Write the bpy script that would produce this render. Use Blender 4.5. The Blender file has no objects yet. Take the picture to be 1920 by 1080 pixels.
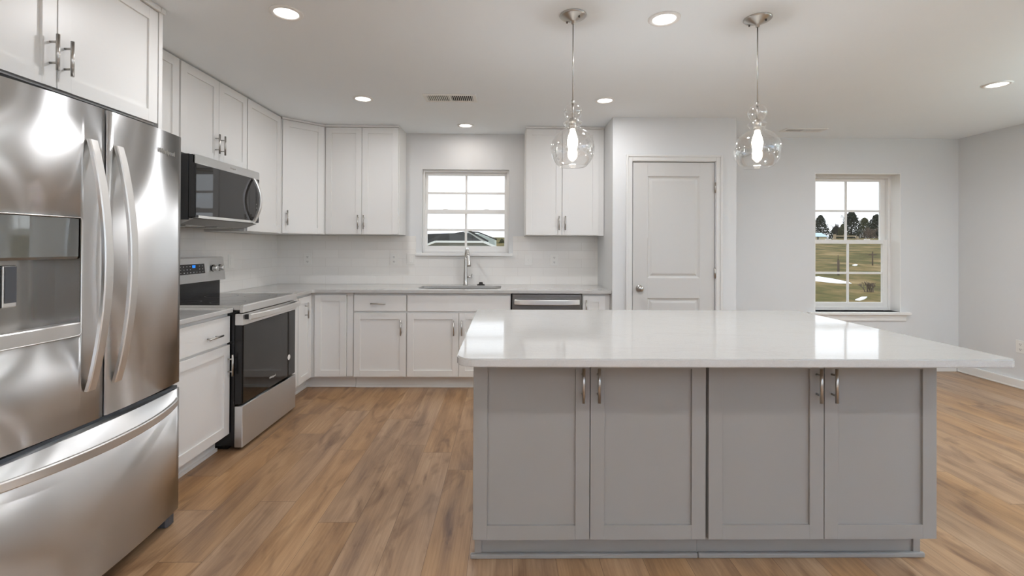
import bpy, bmesh, math, random
from mathutils import Matrix, Vector

S = bpy.context.scene
COL = S.collection
random.seed(7)

# ------------------------------------------------------------------ camera
CAM_F, CAM_CX, CAM_CY, CAM_Z = 881.9, 956.8, 457.0, 1.3352
yaw, pitch, roll = 0.0120, 0.0045, -0.0047
def cam_axes():
    def fwd(X, Y, z):
        x1 = math.cos(yaw)*X - math.sin(yaw)*Y; y1 = math.sin(yaw)*X + math.cos(yaw)*Y
        y2 = math.cos(pitch)*y1 + math.sin(pitch)*z; z2 = -math.sin(pitch)*y1 + math.cos(pitch)*z
        x3 = math.cos(roll)*x1 - math.sin(roll)*z2; z3 = math.sin(roll)*x1 + math.cos(roll)*z2
        return (x3, y2, z3)
    cols = [fwd(1, 0, 0), fwd(0, 1, 0), fwd(0, 0, 1)]
    return [Vector([c[i] for c in cols]) for i in range(3)]
r_, f_, u_ = cam_axes()
cd = bpy.data.cameras.new('camera'); cam = bpy.data.objects.new('camera', cd); COL.objects.link(cam)
cd.sensor_width = 36; cd.lens = CAM_F/1920*36
cd.shift_x = (960-CAM_CX)/1920; cd.shift_y = (CAM_CY-540)/1920
cd.clip_start = 0.05; cd.clip_end = 500
cam.matrix_world = Matrix(((r_.x, u_.x, -f_.x, 0), (r_.y, u_.y, -f_.y, 0), (r_.z, u_.z, -f_.z, CAM_Z), (0, 0, 0, 1)))
S.camera = cam

# ------------------------------------------------------------------ world: bright overcast sky
W = bpy.data.worlds.new('overcast_sky'); S.world = W; W.use_nodes = True
nt = W.node_tree; nt.nodes.clear()
out = nt.nodes.new('ShaderNodeOutputWorld'); bg = nt.nodes.new('ShaderNodeBackground')
tc = nt.nodes.new('ShaderNodeTexCoord'); sep = nt.nodes.new('ShaderNodeSeparateXYZ')
rmp = nt.nodes.new('ShaderNodeValToRGB')
rmp.color_ramp.elements[0].position = 0.0; rmp.color_ramp.elements[0].color = (.93, .96, 1, 1)
rmp.color_ramp.elements[1].position = .6; rmp.color_ramp.elements[1].color = (.86, .93, 1, 1)
nt.links.new(tc.outputs['Generated'], sep.inputs[0]); nt.links.new(sep.outputs['Z'], rmp.inputs[0])
nt.links.new(rmp.outputs[0], bg.inputs[0]); bg.inputs[1].default_value = 1.6
nt.links.new(bg.outputs[0], out.inputs[0])

# ------------------------------------------------------------------ view
S.view_settings.view_transform = 'Standard'
try: S.view_settings.look = 'None'
except Exception: pass
S.view_settings.exposure = 0.17
S.view_settings.gamma = 1.0
S.view_settings.use_curve_mapping = False
S.cycles.max_bounces = 10; S.cycles.diffuse_bounces = 5; S.cycles.glossy_bounces = 5
S.cycles.transparent_max_bounces = 16; S.cycles.transmission_bounces = 6
S.cycles.caustics_reflective = False; S.cycles.caustics_refractive = False
S.cycles.sample_clamp_indirect = 6.0
S.cycles.use_denoising = True

# lamp strengths (R, G, B radiant watts)
P_KITCHEN = (6.0, 6.0, 6.15)        # recessed lights in the picture
P_SINK = (1.9, 1.75, 1.65)           # the small one above the sink window
P_FRONT = (10.0, 10.1, 10.4)          # recessed lights in a row before the island
P_LIVING = (0.4, 0.4, 0.4)         # recessed lights behind the camera
P_FILL_A = (56, 54, 50)            # added fill uplights, unseen, to brighten ceiling and walls
P_FILL_B = (60, 66, 86)
P_FILL_C = (44, 74, 110)
P_FILL_D = (30, 36, 36)
P_BULB = (4.4, 4.6, 4.9)           # pendant bulbs
def lamp(l, p):
    e = max(p); l.energy = e
    if e > 0: l.color = tuple(c/e for c in p)

# ------------------------------------------------------------------ materials
def L(r, g, b):                        # sRGB 0-255 to linear
    def c(v):
        v /= 255.0
        return v/12.92 if v <= .04045 else ((v+.055)/1.055)**2.4
    return (c(r), c(g), c(b), 1)
MATS = {}
def mat(name, col, rough=.5, metal=0.0, noise=0.0, nscale=8.0, bump=0.0, bscale=200.0, coat=0.0, spec=.5, aniso=0.0):
    m = bpy.data.materials.new(name); m.use_nodes = True
    n = m.node_tree; b = n.nodes['Principled BSDF']
    b.inputs['Base Color'].default_value = col; b.inputs['Roughness'].default_value = rough
    b.inputs['Metallic'].default_value = metal; b.inputs['Specular IOR Level'].default_value = spec
    if coat: b.inputs['Coat Weight'].default_value = coat; b.inputs['Coat Roughness'].default_value = .03
    t = n.nodes.new('ShaderNodeTexCoord')
    if noise:
        nz = n.nodes.new('ShaderNodeTexNoise'); nz.inputs['Scale'].default_value = nscale; nz.inputs['Detail'].default_value = 4
        mx = n.nodes.new('ShaderNodeMix'); mx.data_type = 'RGBA'
        mx.inputs[6].default_value = tuple(c*(1-noise) for c in col[:3])+(1,)
        mx.inputs[7].default_value = tuple(min(1, c*(1+noise)) for c in col[:3])+(1,)
        n.links.new(t.outputs['Object'], nz.inputs['Vector']); n.links.new(nz.outputs[0], mx.inputs[0])
        n.links.new(mx.outputs[2], b.inputs['Base Color'])
    if bump:
        nb = n.nodes.new('ShaderNodeTexNoise'); nb.inputs['Scale'].default_value = bscale
        bp = n.nodes.new('ShaderNodeBump'); bp.inputs['Strength'].default_value = bump; bp.inputs['Distance'].default_value = .001
        n.links.new(t.outputs['Object'], nb.inputs['Vector']); n.links.new(nb.outputs[0], bp.inputs['Height'])
        n.links.new(bp.outputs[0], b.inputs['Normal'])
    if aniso:
        b.inputs['Anisotropic'].default_value = aniso
        tg = n.nodes.new('ShaderNodeTangent'); tg.direction_type = 'RADIAL'; tg.axis = 'Z'
        n.links.new(tg.outputs[0], b.inputs['Tangent']); b.inputs['Anisotropic Rotation'].default_value = .25
    MATS[name] = m
    return m
wall_m = mat('wall_paint', L(222, 223, 223), .85, noise=.012, nscale=3, bump=.05, bscale=350)
ceil_m = mat('ceiling_paint', L(243, 248, 251), .9, noise=.012, nscale=2, bump=.05, bscale=300)
trim_m = mat('trim_paint', L(238, 237, 234), .38)
door_m = mat('door_paint', L(206, 204, 200), .4)
cab_m = mat('white_cabinet_paint', L(234, 233, 230), .36, noise=.01, nscale=4)
cabin_m = mat('cabinet_carcass', L(206, 201, 194), .5)
grey_m = mat('grey_cabinet_paint', L(147, 143, 138), .38, noise=.015, nscale=5)
greyd_m = mat('grey_carcass', L(112, 109, 105), .55)
nickel_m = mat('brushed_nickel', (.50, .48, .45, 1), .28, 1.0)
chrome_m = mat('faucet_steel', (.62, .60, .57, 1), .22, 1.0)
black_m = mat('black_enamel', (.006, .006, .007, 1), .25)
rubber_m = mat('black_rubber', (.012, .011, .010, 1), .5)
dark_m = mat('dark_gap', (.01, .009, .008, 1), .8)
plastic_m = mat('white_plastic', L(236, 234, 229), .4)
slot_m = mat('outlet_slot', (.10, .09, .08, 1), .6)
glassblack_m = mat('black_oven_glass', (.010, .009, .008, 1), .03, spec=.7)
cook_m = mat('cooktop_glass', (.022, .020, .019, 1), .09, spec=.7, noise=.3, nscale=400)
greyplastic_m = mat('grey_plastic', (.085, .088, .095, 1), .45)
filter_m = mat('hood_underside', (.33, .32, .30, 1), .4, .6)
sticker_m = mat('sticker_white', L(238, 238, 234), .5)
siding_m = mat('house_siding', L(122, 122, 112), .8, noise=.06, nscale=2)
siding2_m = mat('house_siding_pale', L(184, 195, 190), .8, noise=.05, nscale=2)
shingle_m = mat('roof_shingle', L(30, 29, 26), .95, noise=.15, nscale=6, spec=.1)
htrim_m = mat('house_trim', L(227, 229, 224), .6)
woodpost_m = mat('weathered_wood', L(85, 71, 57), .9, noise=.2, nscale=20)
railwood_m = mat('pale_fence_wood', L(154, 138, 113), .9, noise=.15, nscale=10)
shedwall_m = mat('shed_wall', L(206, 195, 168), .8, noise=.05)
shedroof_m = mat('shed_roof', L(172, 195, 209), .5, noise=.05)
shedtrim_m = mat('shed_trim', L(40, 48, 50), .7)
snow_m = mat('snow', L(245, 245, 245), .7, noise=.05, nscale=3)
ever_m = mat('evergreen_foliage', L(38, 44, 28), .9, noise=.5, nscale=3)
ever2_m = mat('olive_foliage', L(64, 66, 36), .9, noise=.5, nscale=3)
twig_m = mat('bare_twig', L(99, 85, 73), .9, noise=.25, nscale=5)
bark_m = mat('bark', L(48, 42, 36), .95, noise=.3, nscale=10)

def steel(name, base, rough, an=.75):
    m = mat(name, base, rough, 1.0, aniso=an)
    n = m.node_tree; b = n.nodes['Principled BSDF']
    t = n.nodes.new('ShaderNodeTexCoord'); mp = n.nodes.new('ShaderNodeMapping'); mp.inputs['Scale'].default_value = (.8, .8, 300)
    nz = n.nodes.new('ShaderNodeTexNoise'); nz.inputs['Scale'].default_value = 1.0; nz.inputs['Detail'].default_value = 2
    mr = n.nodes.new('ShaderNodeMapRange'); mr.inputs[3].default_value = rough*.97; mr.inputs[4].default_value = rough*1.03
    n.links.new(t.outputs['Object'], mp.inputs[0]); n.links.new(mp.outputs[0], nz.inputs['Vector'])
    n.links.new(nz.outputs[0], mr.inputs[0]); n.links.new(mr.outputs[0], b.inputs['Roughness'])
    # slight waviness of the sheet metal
    nw = n.nodes.new('ShaderNodeTexNoise'); nw.inputs['Scale'].default_value = 2.2; nw.inputs['Detail'].default_value = 1
    bp = n.nodes.new('ShaderNodeBump'); bp.inputs['Strength'].default_value = .05; bp.inputs['Distance'].default_value = .02
    n.links.new(t.outputs['Object'], nw.inputs['Vector']); n.links.new(nw.outputs[0], bp.inputs['Height']); n.links.new(bp.outputs[0], b.inputs['Normal'])
    return m
steel_m = steel('stainless_steel', (.77, .775, .775, 1), .34, 1.0)
steelh_m = steel('stainless_handle', (.84, .83, .81, 1), .40, .3)
steeld_m = steel('stainless_dark', (.40, .385, .365, 1), .24, .5)

def emit(name, col, strength):
    m = bpy.data.materials.new(name); m.use_nodes = True; n = m.node_tree; n.nodes.clear()
    o = n.nodes.new('ShaderNodeOutputMaterial'); e = n.nodes.new('ShaderNodeEmission')
    e.inputs[0].default_value = col; e.inputs[1].default_value = strength; n.links.new(e.outputs[0], o.inputs[0]); return m
lens_m = emit('downlight_lens', (1, .97, .92, 1), 6)
bulb_m = emit('lit_bulb', (1, .90, .76, 1), 14)
disp_m = emit('blue_display', (.03, .22, .8, 1), 1.2)

def thin_glass(name, tint, base, edge, rough=.0):
    m = bpy.data.materials.new(name); m.use_nodes = True; n = m.node_tree; n.nodes.clear()
    o = n.nodes.new('ShaderNodeOutputMaterial'); tr = n.nodes.new('ShaderNodeBsdfTransparent'); gl = n.nodes.new('ShaderNodeBsdfGlossy')
    tr.inputs[0].default_value = tint; gl.inputs['Roughness'].default_value = rough; gl.inputs['Color'].default_value = (1, 1, 1, 1)
    lw = n.nodes.new('ShaderNodeLayerWeight'); lw.inputs['Blend'].default_value = .5
    pw = n.nodes.new('ShaderNodeMath'); pw.operation = 'POWER'; pw.inputs[1].default_value = 3.0
    mr = n.nodes.new('ShaderNodeMapRange'); mr.inputs[3].default_value = base; mr.inputs[4].default_value = edge
    mx = n.nodes.new('ShaderNodeMixShader')
    n.links.new(lw.outputs['Facing'], pw.inputs[0]); n.links.new(pw.outputs[0], mr.inputs[0]); n.links.new(mr.outputs[0], mx.inputs[0])
    n.links.new(tr.outputs[0], mx.inputs[1]); n.links.new(gl.outputs[0], mx.inputs[2]); n.links.new(mx.outputs[0], o.inputs[0])
    return m
pane_m = thin_glass('window_glass', (.97, .98, .98, 1), .04, .5)
shade_m = thin_glass('clear_glass_shade', (.93, .925, .915, 1), .13, .95, .03)

def floor_material():
    m = bpy.data.materials.new('oak_planks'); m.use_nodes = True; n = m.node_tree; b = n.nodes['Principled BSDF']
    N = n.nodes.new; K = n.links.new
    def M(op, a=None, c=None):
        x = N('ShaderNodeMath'); x.operation = op
        for i, v in ((0, a), (1, c)):
            if v is None: continue
            if isinstance(v, (int, float)): x.inputs[i].default_value = v
            else: K(v, x.inputs[i])
        return x.outputs[0]
    t = N('ShaderNodeTexCoord'); sp = N('ShaderNodeSeparateXYZ'); K(t.outputs['Object'], sp.inputs[0])
    xs = M('DIVIDE', M('ADD', sp.outputs['X'], 20.05), .186); row = M('FLOOR', xs); fx = M('FRACT', xs)
    wn = N('ShaderNodeTexWhiteNoise'); wn.noise_dimensions = '1D'; K(row, wn.inputs['W'])
    ys = M('ADD', M('DIVIDE', M('ADD', sp.outputs['Y'], 20), 1.35), M('MULTIPLY', wn.outputs['Value'], 5.0)); colm = M('FLOOR', ys); fy = M('FRACT', ys)
    cb = N('ShaderNodeCombineXYZ'); K(row, cb.inputs[0]); K(colm, cb.inputs[1])
    w2 = N('ShaderNodeTexWhiteNoise'); w2.noise_dimensions = '2D'; K(cb.outputs[0], w2.inputs['Vector'])
    # grain, stretched along the plank and shifted plank by plank
    gx = M('ADD', M('MULTIPLY', sp.outputs['X'], 9.0), M('MULTIPLY', w2.outputs['Value'], 37.0)); gy = M('MULTIPLY', sp.outputs['Y'], 1.25)
    g = N('ShaderNodeCombineXYZ'); K(gx, g.inputs[0]); K(gy, g.inputs[1]); K(M('MULTIPLY', w2.outputs['Value'], 11.0), g.inputs[2])
    n1 = N('ShaderNodeTexNoise'); n1.inputs['Scale'].default_value = 1.0; n1.inputs['Detail'].default_value = 6; n1.inputs['Roughness'].default_value = .6; n1.inputs['Distortion'].default_value = .5; K(g.outputs[0], n1.inputs['Vector'])
    fxx = M('MULTIPLY', gx, 13.0); g2 = N('ShaderNodeCombineXYZ'); K(fxx, g2.inputs[0]); K(M('MULTIPLY', gy, 2.2), g2.inputs[1])
    n2 = N('ShaderNodeTexNoise'); n2.inputs['Scale'].default_value = 1.0; n2.inputs['Detail'].default_value = 3; K(g2.outputs[0], n2.inputs['Vector'])
    g3 = N('ShaderNodeCombineXYZ'); K(M('MULTIPLY', gx, .75), g3.inputs[0]); K(M('MULTIPLY', gy, 2.0), g3.inputs[1]); K(M('MULTIPLY', w2.outputs['Value'], 5.0), g3.inputs[2])
    n3 = N('ShaderNodeTexNoise'); n3.inputs['Scale'].default_value = 1.0; n3.inputs['Detail'].default_value = 4; n3.inputs['Distortion'].default_value = 1.2; K(g3.outputs[0], n3.inputs['Vector'])
    r1 = N('ShaderNodeValToRGB'); e = r1.color_ramp.elements
    e[0].position = .30; e[0].color = L(146, 111, 80); e[1].position = .72; e[1].color = L(206, 168, 126)
    k = e.new(.5); k.color = L(183, 144, 103)
    K(n1.outputs[0], r1.inputs[0])
    # per plank tone
    hs = N('ShaderNodeHueSaturation'); K(r1.outputs[0], hs.inputs['Color']); K(M('ADD', M('MULTIPLY', w2.outputs['Value'], .13), .93), hs.inputs['Value'])
    sepc = N('ShaderNodeSeparateColor'); K(w2.outputs['Color'], sepc.inputs[0]); K(M('ADD', M('MULTIPLY', sepc.outputs[1], .22), .84), hs.inputs['Saturation'])
    mA = N('ShaderNodeMix'); mA.data_type = 'RGBA'; mA.blend_type = 'MULTIPLY'; mA.inputs[7].default_value = L(198, 187, 176)
    K(hs.outputs[0], mA.inputs[6]); K(n2.outputs[0], mA.inputs[0])
    kr = N('ShaderNodeMapRange'); kr.inputs[1].default_value = .55; kr.inputs[2].default_value = .75; K(n3.outputs[0], kr.inputs[0])
    mB = N('ShaderNodeMix'); mB.data_type = 'RGBA'; mB.blend_type = 'MULTIPLY'; mB.inputs[7].default_value = L(150, 126, 108)
    K(mA.outputs[2], mB.inputs[6]); K(M('MULTIPLY', kr.outputs[0], .75), mB.inputs[0])
    # seams
    ex = M('LESS_THAN', M('MINIMUM', fx, M('SUBTRACT', 1.0, fx))  , .0055); ey = M('LESS_THAN', M('MINIMUM', fy, M('SUBTRACT', 1.0, fy)), .0012)
    seam = M('MAXIMUM', ex, ey)
    mC = N('ShaderNodeMix'); mC.data_type = 'RGBA'; mC.inputs[7].default_value = L(92, 66, 46)
    K(M('MULTIPLY', seam, .75), mC.inputs[0]); K(mB.outputs[2], mC.inputs[6]); K(mC.outputs[2], b.inputs['Base Color'])
    b.inputs['Roughness'].default_value = .31
    bp = N('ShaderNodeBump'); bp.inputs['Strength'].default_value = .25; bp.inputs['Distance'].default_value = .0006
    K(M('SUBTRACT', n2.outputs[0], M('MULTIPLY', seam, 1.5)), bp.inputs['Height']); K(bp.outputs[0], b.inputs['Normal'])
    return m
floor_m = floor_material()

def quartz_material(name, rough):
    m = bpy.data.materials.new(name); m.use_nodes = True; n = m.node_tree; b = n.nodes['Principled BSDF']
    N = n.nodes.new; K = n.links.new
    t = N('ShaderNodeTexCoord')
    a = N('ShaderNodeTexNoise'); a.inputs['Scale'].default_value = 220; a.inputs['Detail'].default_value = 2; K(t.outputs['Object'], a.inputs['Vector'])
    r = N('ShaderNodeValToRGB'); r.color_ramp.elements[0].position = .22; r.color_ramp.elements[0].color = L(191, 189, 185)
    r.color_ramp.elements[1].position = .70; r.color_ramp.elements[1].color = L(197, 195, 191); K(a.outputs[0], r.inputs[0])
    mp = N('ShaderNodeMapping'); mp.inputs['Scale'].default_value = (1.0, 3.2, 1); mp.inputs['Rotation'].default_value = (0, 0, .25); K(t.outputs['Object'], mp.inputs[0])
    v = N('ShaderNodeTexNoise'); v.inputs['Scale'].default_value = 1.6; v.inputs['Detail'].default_value = 7; v.inputs['Roughness'].default_value = .62; v.inputs['Distortion'].default_value = 1.4; K(mp.outputs[0], v.inputs['Vector'])
    vr = N('ShaderNodeValToRGB'); vr.color_ramp.elements[0].position = .475; vr.color_ramp.elements[0].color = (0, 0, 0, 1); vr.color_ramp.elements[1].position = .525; vr.color_ramp.elements[1].color = (0, 0, 0, 1)
    k = vr.color_ramp.elements.new(.5); k.color = (.24, .24, .24, 1); K(v.outputs[0], vr.inputs[0])
    mx = N('ShaderNodeMix'); mx.data_type = 'RGBA'; mx.inputs[7].default_value = L(180, 177, 172); K(vr.outputs[0], mx.inputs[0]); K(r.outputs[0], mx.inputs[6])
    K(mx.outputs[2], b.inputs['Base Color']); b.inputs['Roughness'].default_value = rough; b.inputs['Specular IOR Level'].default_value = .55
    return m
quartz_m = quartz_material('white_quartz', .07)

def tile_material(name, axis):
    m = bpy.data.materials.new(name); m.use_nodes = True; n = m.node_tree; b = n.nodes['Principled BSDF']
    N = n.nodes.new; K = n.links.new
    t = N('ShaderNodeTexCoord'); sp = N('ShaderNodeSeparateXYZ'); K(t.outputs['Object'], sp.inputs[0])
    cb = N('ShaderNodeCombineXYZ'); K(sp.outputs['X' if axis == 'x' else 'Y'], cb.inputs[0]); K(sp.outputs['Z'], cb.inputs[1])
    mp = N('ShaderNodeMapping'); mp.inputs['Location'].default_value = (.13, -.926, 0); K(cb.outputs[0], mp.inputs[0])
    br = N('ShaderNodeTexBrick'); K(mp.outputs[0], br.inputs['Vector']); br.offset = .5
    br.inputs['Scale'].default_value = 1; br.inputs['Brick Width'].default_value = .27; br.inputs['Row Height'].default_value = .0905
    br.inputs['Mortar Size'].default_value = .0016; br.inputs['Mortar Smooth'].default_value = .3
    br.inputs['Color1'].default_value = L(240, 237, 232); br.inputs['Color2'].default_value = L(236, 233, 228); br.inputs['Mortar'].default_value = L(226, 222, 216)
    K(br.outputs['Color'], b.inputs['Base Color']); b.inputs['Roughness'].default_value = .12
    bp = N('ShaderNodeBump'); bp.invert = True; bp.inputs['Strength'].default_value = .2; bp.inputs['Distance'].default_value = .001
    K(br.outputs['Fac'], bp.inputs['Height']); K(bp.outputs[0], b.inputs['Normal'])
    return m
tile_x = tile_material('subway_tile_back', 'x'); tile_y = tile_material('subway_tile_side', 'y')

def grass_material():
    m = bpy.data.materials.new('winter_grass'); m.use_nodes = True; n = m.node_tree; b = n.nodes['Principled BSDF']
    N = n.nodes.new; K = n.links.new
    t = N('ShaderNodeTexCoord')
    a = N('ShaderNodeTexNoise'); a.inputs['Scale'].default_value = .45; a.inputs['Detail'].default_value = 9; a.inputs['Roughness'].default_value = .65; K(t.outputs['Object'], a.inputs['Vector'])
    r = N('ShaderNodeValToRGB'); e = r.color_ramp.elements; e[0].position = .33; e[0].color = L(72, 60, 38); e[1].position = .68; e[1].color = L(150, 130, 94)
    k = e.new(.46); k.color = L(88, 84, 46); k = e.new(.56); k.color = L(120, 102, 66); K(a.outputs[0], r.inputs[0]); K(r.outputs[0], b.inputs['Base Color']); b.inputs['Roughness'].default_value = 1.0
    b.inputs['Specular IOR Level'].default_value = .1
    return m
grass_m = grass_material()

# ------------------------------------------------------------------ geometry helpers
class F:                                # a local frame: u along the front, v up, w out of the front
    def __init__(s, o=(0, 0, 0), u=(1, 0, 0), w=(0, -1, 0)):
        u = Vector(u).normalized(); w = Vector(w).normalized(); v = Vector((0, 0, 1)); o = Vector(o)
        s.m = Matrix(((u.x, v.x, w.x, o.x), (u.y, v.y, w.y, o.y), (u.z, v.z, w.z, o.z), (0, 0, 0, 1)))
    def p(s, u, v, w): return s.m @ Vector((u, v, w))
class MB:
    def __init__(s): s.b = bmesh.new()
    def add(s, t):
        me = bpy.data.meshes.new('t'); t.to_mesh(me); t.free(); s.b.from_mesh(me); bpy.data.meshes.remove(me); return s
    def box(s, x0, x1, y0, y1, z0, z1, bev=0.0, fr=None, seg=2):
        t = bmesh.new(); bmesh.ops.create_cube(t, size=1)
        for v in t.verts:
            v.co = Vector((x0+(v.co.x+.5)*(x1-x0), y0+(v.co.y+.5)*(y1-y0), z0+(v.co.z+.5)*(z1-z0)))
        if bev: bmesh.ops.bevel(t, geom=list(t.edges), offset=bev, segments=seg, affect='EDGES', profile=.5)
        if fr: t.transform(fr.m)
        bmesh.ops.recalc_face_normals(t, faces=list(t.faces))
        return s.add(t)
    def cyl(s, p0, p1, r, n=20, r2=None, cap=True):
        p0, p1 = Vector(p0), Vector(p1); d = p1-p0; t = bmesh.new()
        bmesh.ops.create_cone(t, cap_ends=cap, segments=n, radius1=r, radius2=r if r2 is None else r2, depth=d.length)
        t.transform(Matrix.Translation((p0+p1)/2) @ d.to_track_quat('Z', 'Y').to_matrix().to_4x4())
        for f in t.faces: f.smooth = len(f.verts) == 4
        return s.add(t)
    def lathe(s, prof, c=(0, 0, 0), n=40, axis=None, close=False):
        t = bmesh.new(); rings = []
        for r, z in prof:
            rings.append([t.verts.new((r*math.cos(2*math.pi*i/n), r*math.sin(2*math.pi*i/n), z)) for i in range(n)] if r > 1e-6 else [t.verts.new((0, 0, z))])
        for a, b in zip(rings, rings[1:]):
            for i in range(n):
                j = (i+1) % n
                if len(a) == 1 and len(b) == 1: continue
                if len(a) == 1: f = t.faces.new((a[0], b[i], b[j]))
                elif len(b) == 1: f = t.faces.new((a[i], a[j], b[0]))
                else: f = t.faces.new((a[i], a[j], b[j], b[i]))
                f.smooth = True
        bmesh.ops.recalc_face_normals(t, faces=list(t.faces))
        if axis is not None: t.transform(Vector(axis).to_track_quat('Z', 'Y').to_matrix().to_4x4())
        t.transform(Matrix.Translation(Vector(c))); return s.add(t)
    def tube(s, pts, r, n=12, cap=True):
        pts = [Vector(p) for p in pts]; rr = r if isinstance(r, (list, tuple)) else [r]*len(pts)
        t = bmesh.new(); rings = []; up = None
        for i, p in enumerate(pts):
            d = (pts[min(i+1, len(pts)-1)]-pts[max(i-1, 0)]).normalized()
            if up is None: up = d.orthogonal().normalized()
            else: up = (up-d*up.dot(d)).normalized()
            sd = d.cross(up)
            rings.append([t.verts.new(p+(up*math.cos(2*math.pi*k/n)+sd*math.sin(2*math.pi*k/n))*rr[i]) for k in range(n)])
        for a, b in zip(rings, rings[1:]):
            for k in range(n):
                f = t.faces.new((a[k], a[(k+1) % n], b[(k+1) % n], b[k])); f.smooth = True
        if cap: t.faces.new(rings[0][::-1]); t.faces.new(rings[-1])
        bmesh.ops.recalc_face_normals(t, faces=list(t.faces)); return s.add(t)
    def sweep(s, pts, sec, bev=0.0, smooth=True):
        """sec: list of section points per station (world vectors), all same count"""
        t = bmesh.new(); rings = [[t.verts.new(Vector(q)) for q in ring] for ring in sec]
        n = len(rings[0])
        for a, b in zip(rings, rings[1:]):
            for k in range(n):
                f = t.faces.new((a[k], a[(k+1) % n], b[(k+1) % n], b[k])); f.smooth = False
        t.faces.new(rings[0][::-1]); t.faces.new(rings[-1])
        bmesh.ops.recalc_face_normals(t, faces=list(t.faces))
        return s.add(t)
    def prism(s, poly, z0, z1, bev=0.0, fr=None):
        t = bmesh.new(); lo = [t.verts.new((p[0], p[1], z0)) for p in poly]; hi = [t.verts.new((p[0], p[1], z1)) for p in poly]; n = len(poly)
        t.faces.new(lo[::-1]); t.faces.new(hi)
        for i in range(n): t.faces.new((lo[i], lo[(i+1) % n], hi[(i+1) % n], hi[i]))
        bmesh.ops.recalc_face_normals(t, faces=list(t.faces))
        if bev:
            bmesh.ops.bevel(t, geom=[e for e in t.edges if abs(e.verts[0].co.z-e.verts[1].co.z) < 1e-6], offset=bev, segments=2, affect='EDGES')
        if fr: t.transform(fr.m); bmesh.ops.recalc_face_normals(t, faces=list(t.faces))
        return s.add(t)
    def build(s, name, m, parent=None, label=None):
        me = bpy.data.meshes.new(name); off = wloc(parent) if parent else Vector((0, 0, 0))
        s.b.transform(Matrix.Translation(-off)); s.b.to_mesh(me); s.b.free(); me.materials.append(m)
        o = bpy.data.objects.new(name, me); COL.objects.link(o)
        if parent: o.parent = parent
        if label: o['label'] = label
        return o
def print_marks(o, mb, m):
    """printed marks become a second material inside the part's own mesh"""
    off = wloc(o); mb.b.transform(Matrix.Translation(-off))
    for f in mb.b.faces: f.material_index = 1
    me = bpy.data.meshes.new('t'); mb.b.to_mesh(me); mb.b.free()
    b = bmesh.new(); b.from_mesh(o.data); b.from_mesh(me); o.data.materials.append(m); b.to_mesh(o.data); b.free(); bpy.data.meshes.remove(me)
def wloc(o):
    v = Vector((0, 0, 0))
    while o: v += o.location; o = o.parent
    return v
def thing(name, label, cat, loc=(0, 0, 0), group=None):
    o = bpy.data.objects.new(name, None); COL.objects.link(o); o.location = loc; o.empty_display_size = .1
    o['label'] = label; o['category'] = cat
    if group: o['group'] = group
    return o
def tag(o, label, cat, group=None, kind=None):
    o['label'] = label; o['category'] = cat
    if group: o['group'] = group
    if kind: o['kind'] = kind
    return o
def struct(o): o['kind'] = 'structure'; return o
def empty_struct(name, loc=(0, 0, 0)):
    o = bpy.data.objects.new(name, None); COL.objects.link(o); o.location = loc; o['kind'] = 'structure'; return o
def arc(cx, cy, r, a0, a1, n=8):
    return [(cx+r*math.cos(math.radians(a0+(a1-a0)*i/n)), cy+r*math.sin(math.radians(a0+(a1-a0)*i/n))) for i in range(n+1)]
def text_mesh(txt, size, extrude=.0006):
    cu = bpy.data.curves.new('txt', 'FONT'); cu.body = txt; cu.size = size; cu.extrude = extrude; cu.align_x = 'CENTER'; cu.align_y = 'CENTER'
    ob = bpy.data.objects.new('txt', cu); COL.objects.link(ob)
    me = bpy.data.meshes.new_from_object(ob.evaluated_get(bpy.context.evaluated_depsgraph_get()))
    bpy.data.objects.remove(ob); bpy.data.curves.remove(cu); return me

# ------------------------------------------------------------------ room numbers (metres)
CEIL = 2.52
XL, XR = -2.40, 4.924
YK, YB = 4.985, 5.044          # kitchen wall and dining wall
YREAR = -3.6
PX0, PX1, PY = .988, 2.129, 4.298   # pantry box
CT = .9257                     # counter top height

# ------------------------------------------------------------------ setting: floor, ceiling, walls
struct(MB().box(XL-.15, XR+.15, YREAR-.15, YB+.21, -.12, 0).build('floor', floor_m))
struct(MB().box(XL-.15, XR+.15, YREAR-.15, YB+.21, CEIL, CEIL+.12).build('ceiling', ceil_m))
def wall_with_hole(mb, fr, u0, u1, z0, z1, d, holes):
    """wall front at w=0, thickness d behind it; holes: (u0,u1,v0,v1) sorted"""
    cur = u0
    for (a, b, c, e) in holes:
        mb.box(cur, a, z0, z1, -d, 0, fr=fr)
        if c > z0: mb.box(a, b, z0, c, -d, 0, fr=fr)
        if e < z1: mb.box(a, b, e, z1, -d, 0, fr=fr)
        cur = b
    mb.box(cur, u1, z0, z1, -d, 0, fr=fr)
W1 = (-.876, .044, 1.256, 2.142)
W2 = (3.352, 4.292, .640, 2.138)
m = MB(); wall_with_hole(m, F((0, YK, 0)), XL-.15, PX0+.10, 0, CEIL, .2, [W1]); struct(m.build('wall_back', wall_m))
m = MB(); wall_with_hole(m, F((0, YB, 0)), PX1-.10, XR+.15, 0, CEIL, .2, [W2]); struct(m.build('wall_dining', wall_m))
FLW = F((XL, 0, 0), u=(0, 1, 0), w=(1, 0, 0))
FILL_LW = [(-2.9, -.5, .30, 2.20)]                              # wide window added unseen on the left wall, to light the right wall
m = MB(); wall_with_hole(m, FLW, YREAR, YK, 0, CEIL, .15, FILL_LW); struct(m.build('wall_left', wall_m))
FR = F((XR, 0, 0), u=(0, -1, 0), w=(-1, 0, 0))          # right wall, u = -Y
RW = [(-2.60, -.80, .40, 2.20), (-.10, 1.90, .40, 2.20)]     # windows on the right wall, out of the frame
m = MB(); wall_with_hole(m, FR, -YB, -YREAR, 0, CEIL, .15, RW); struct(m.build('wall_right', wall_m))
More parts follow.
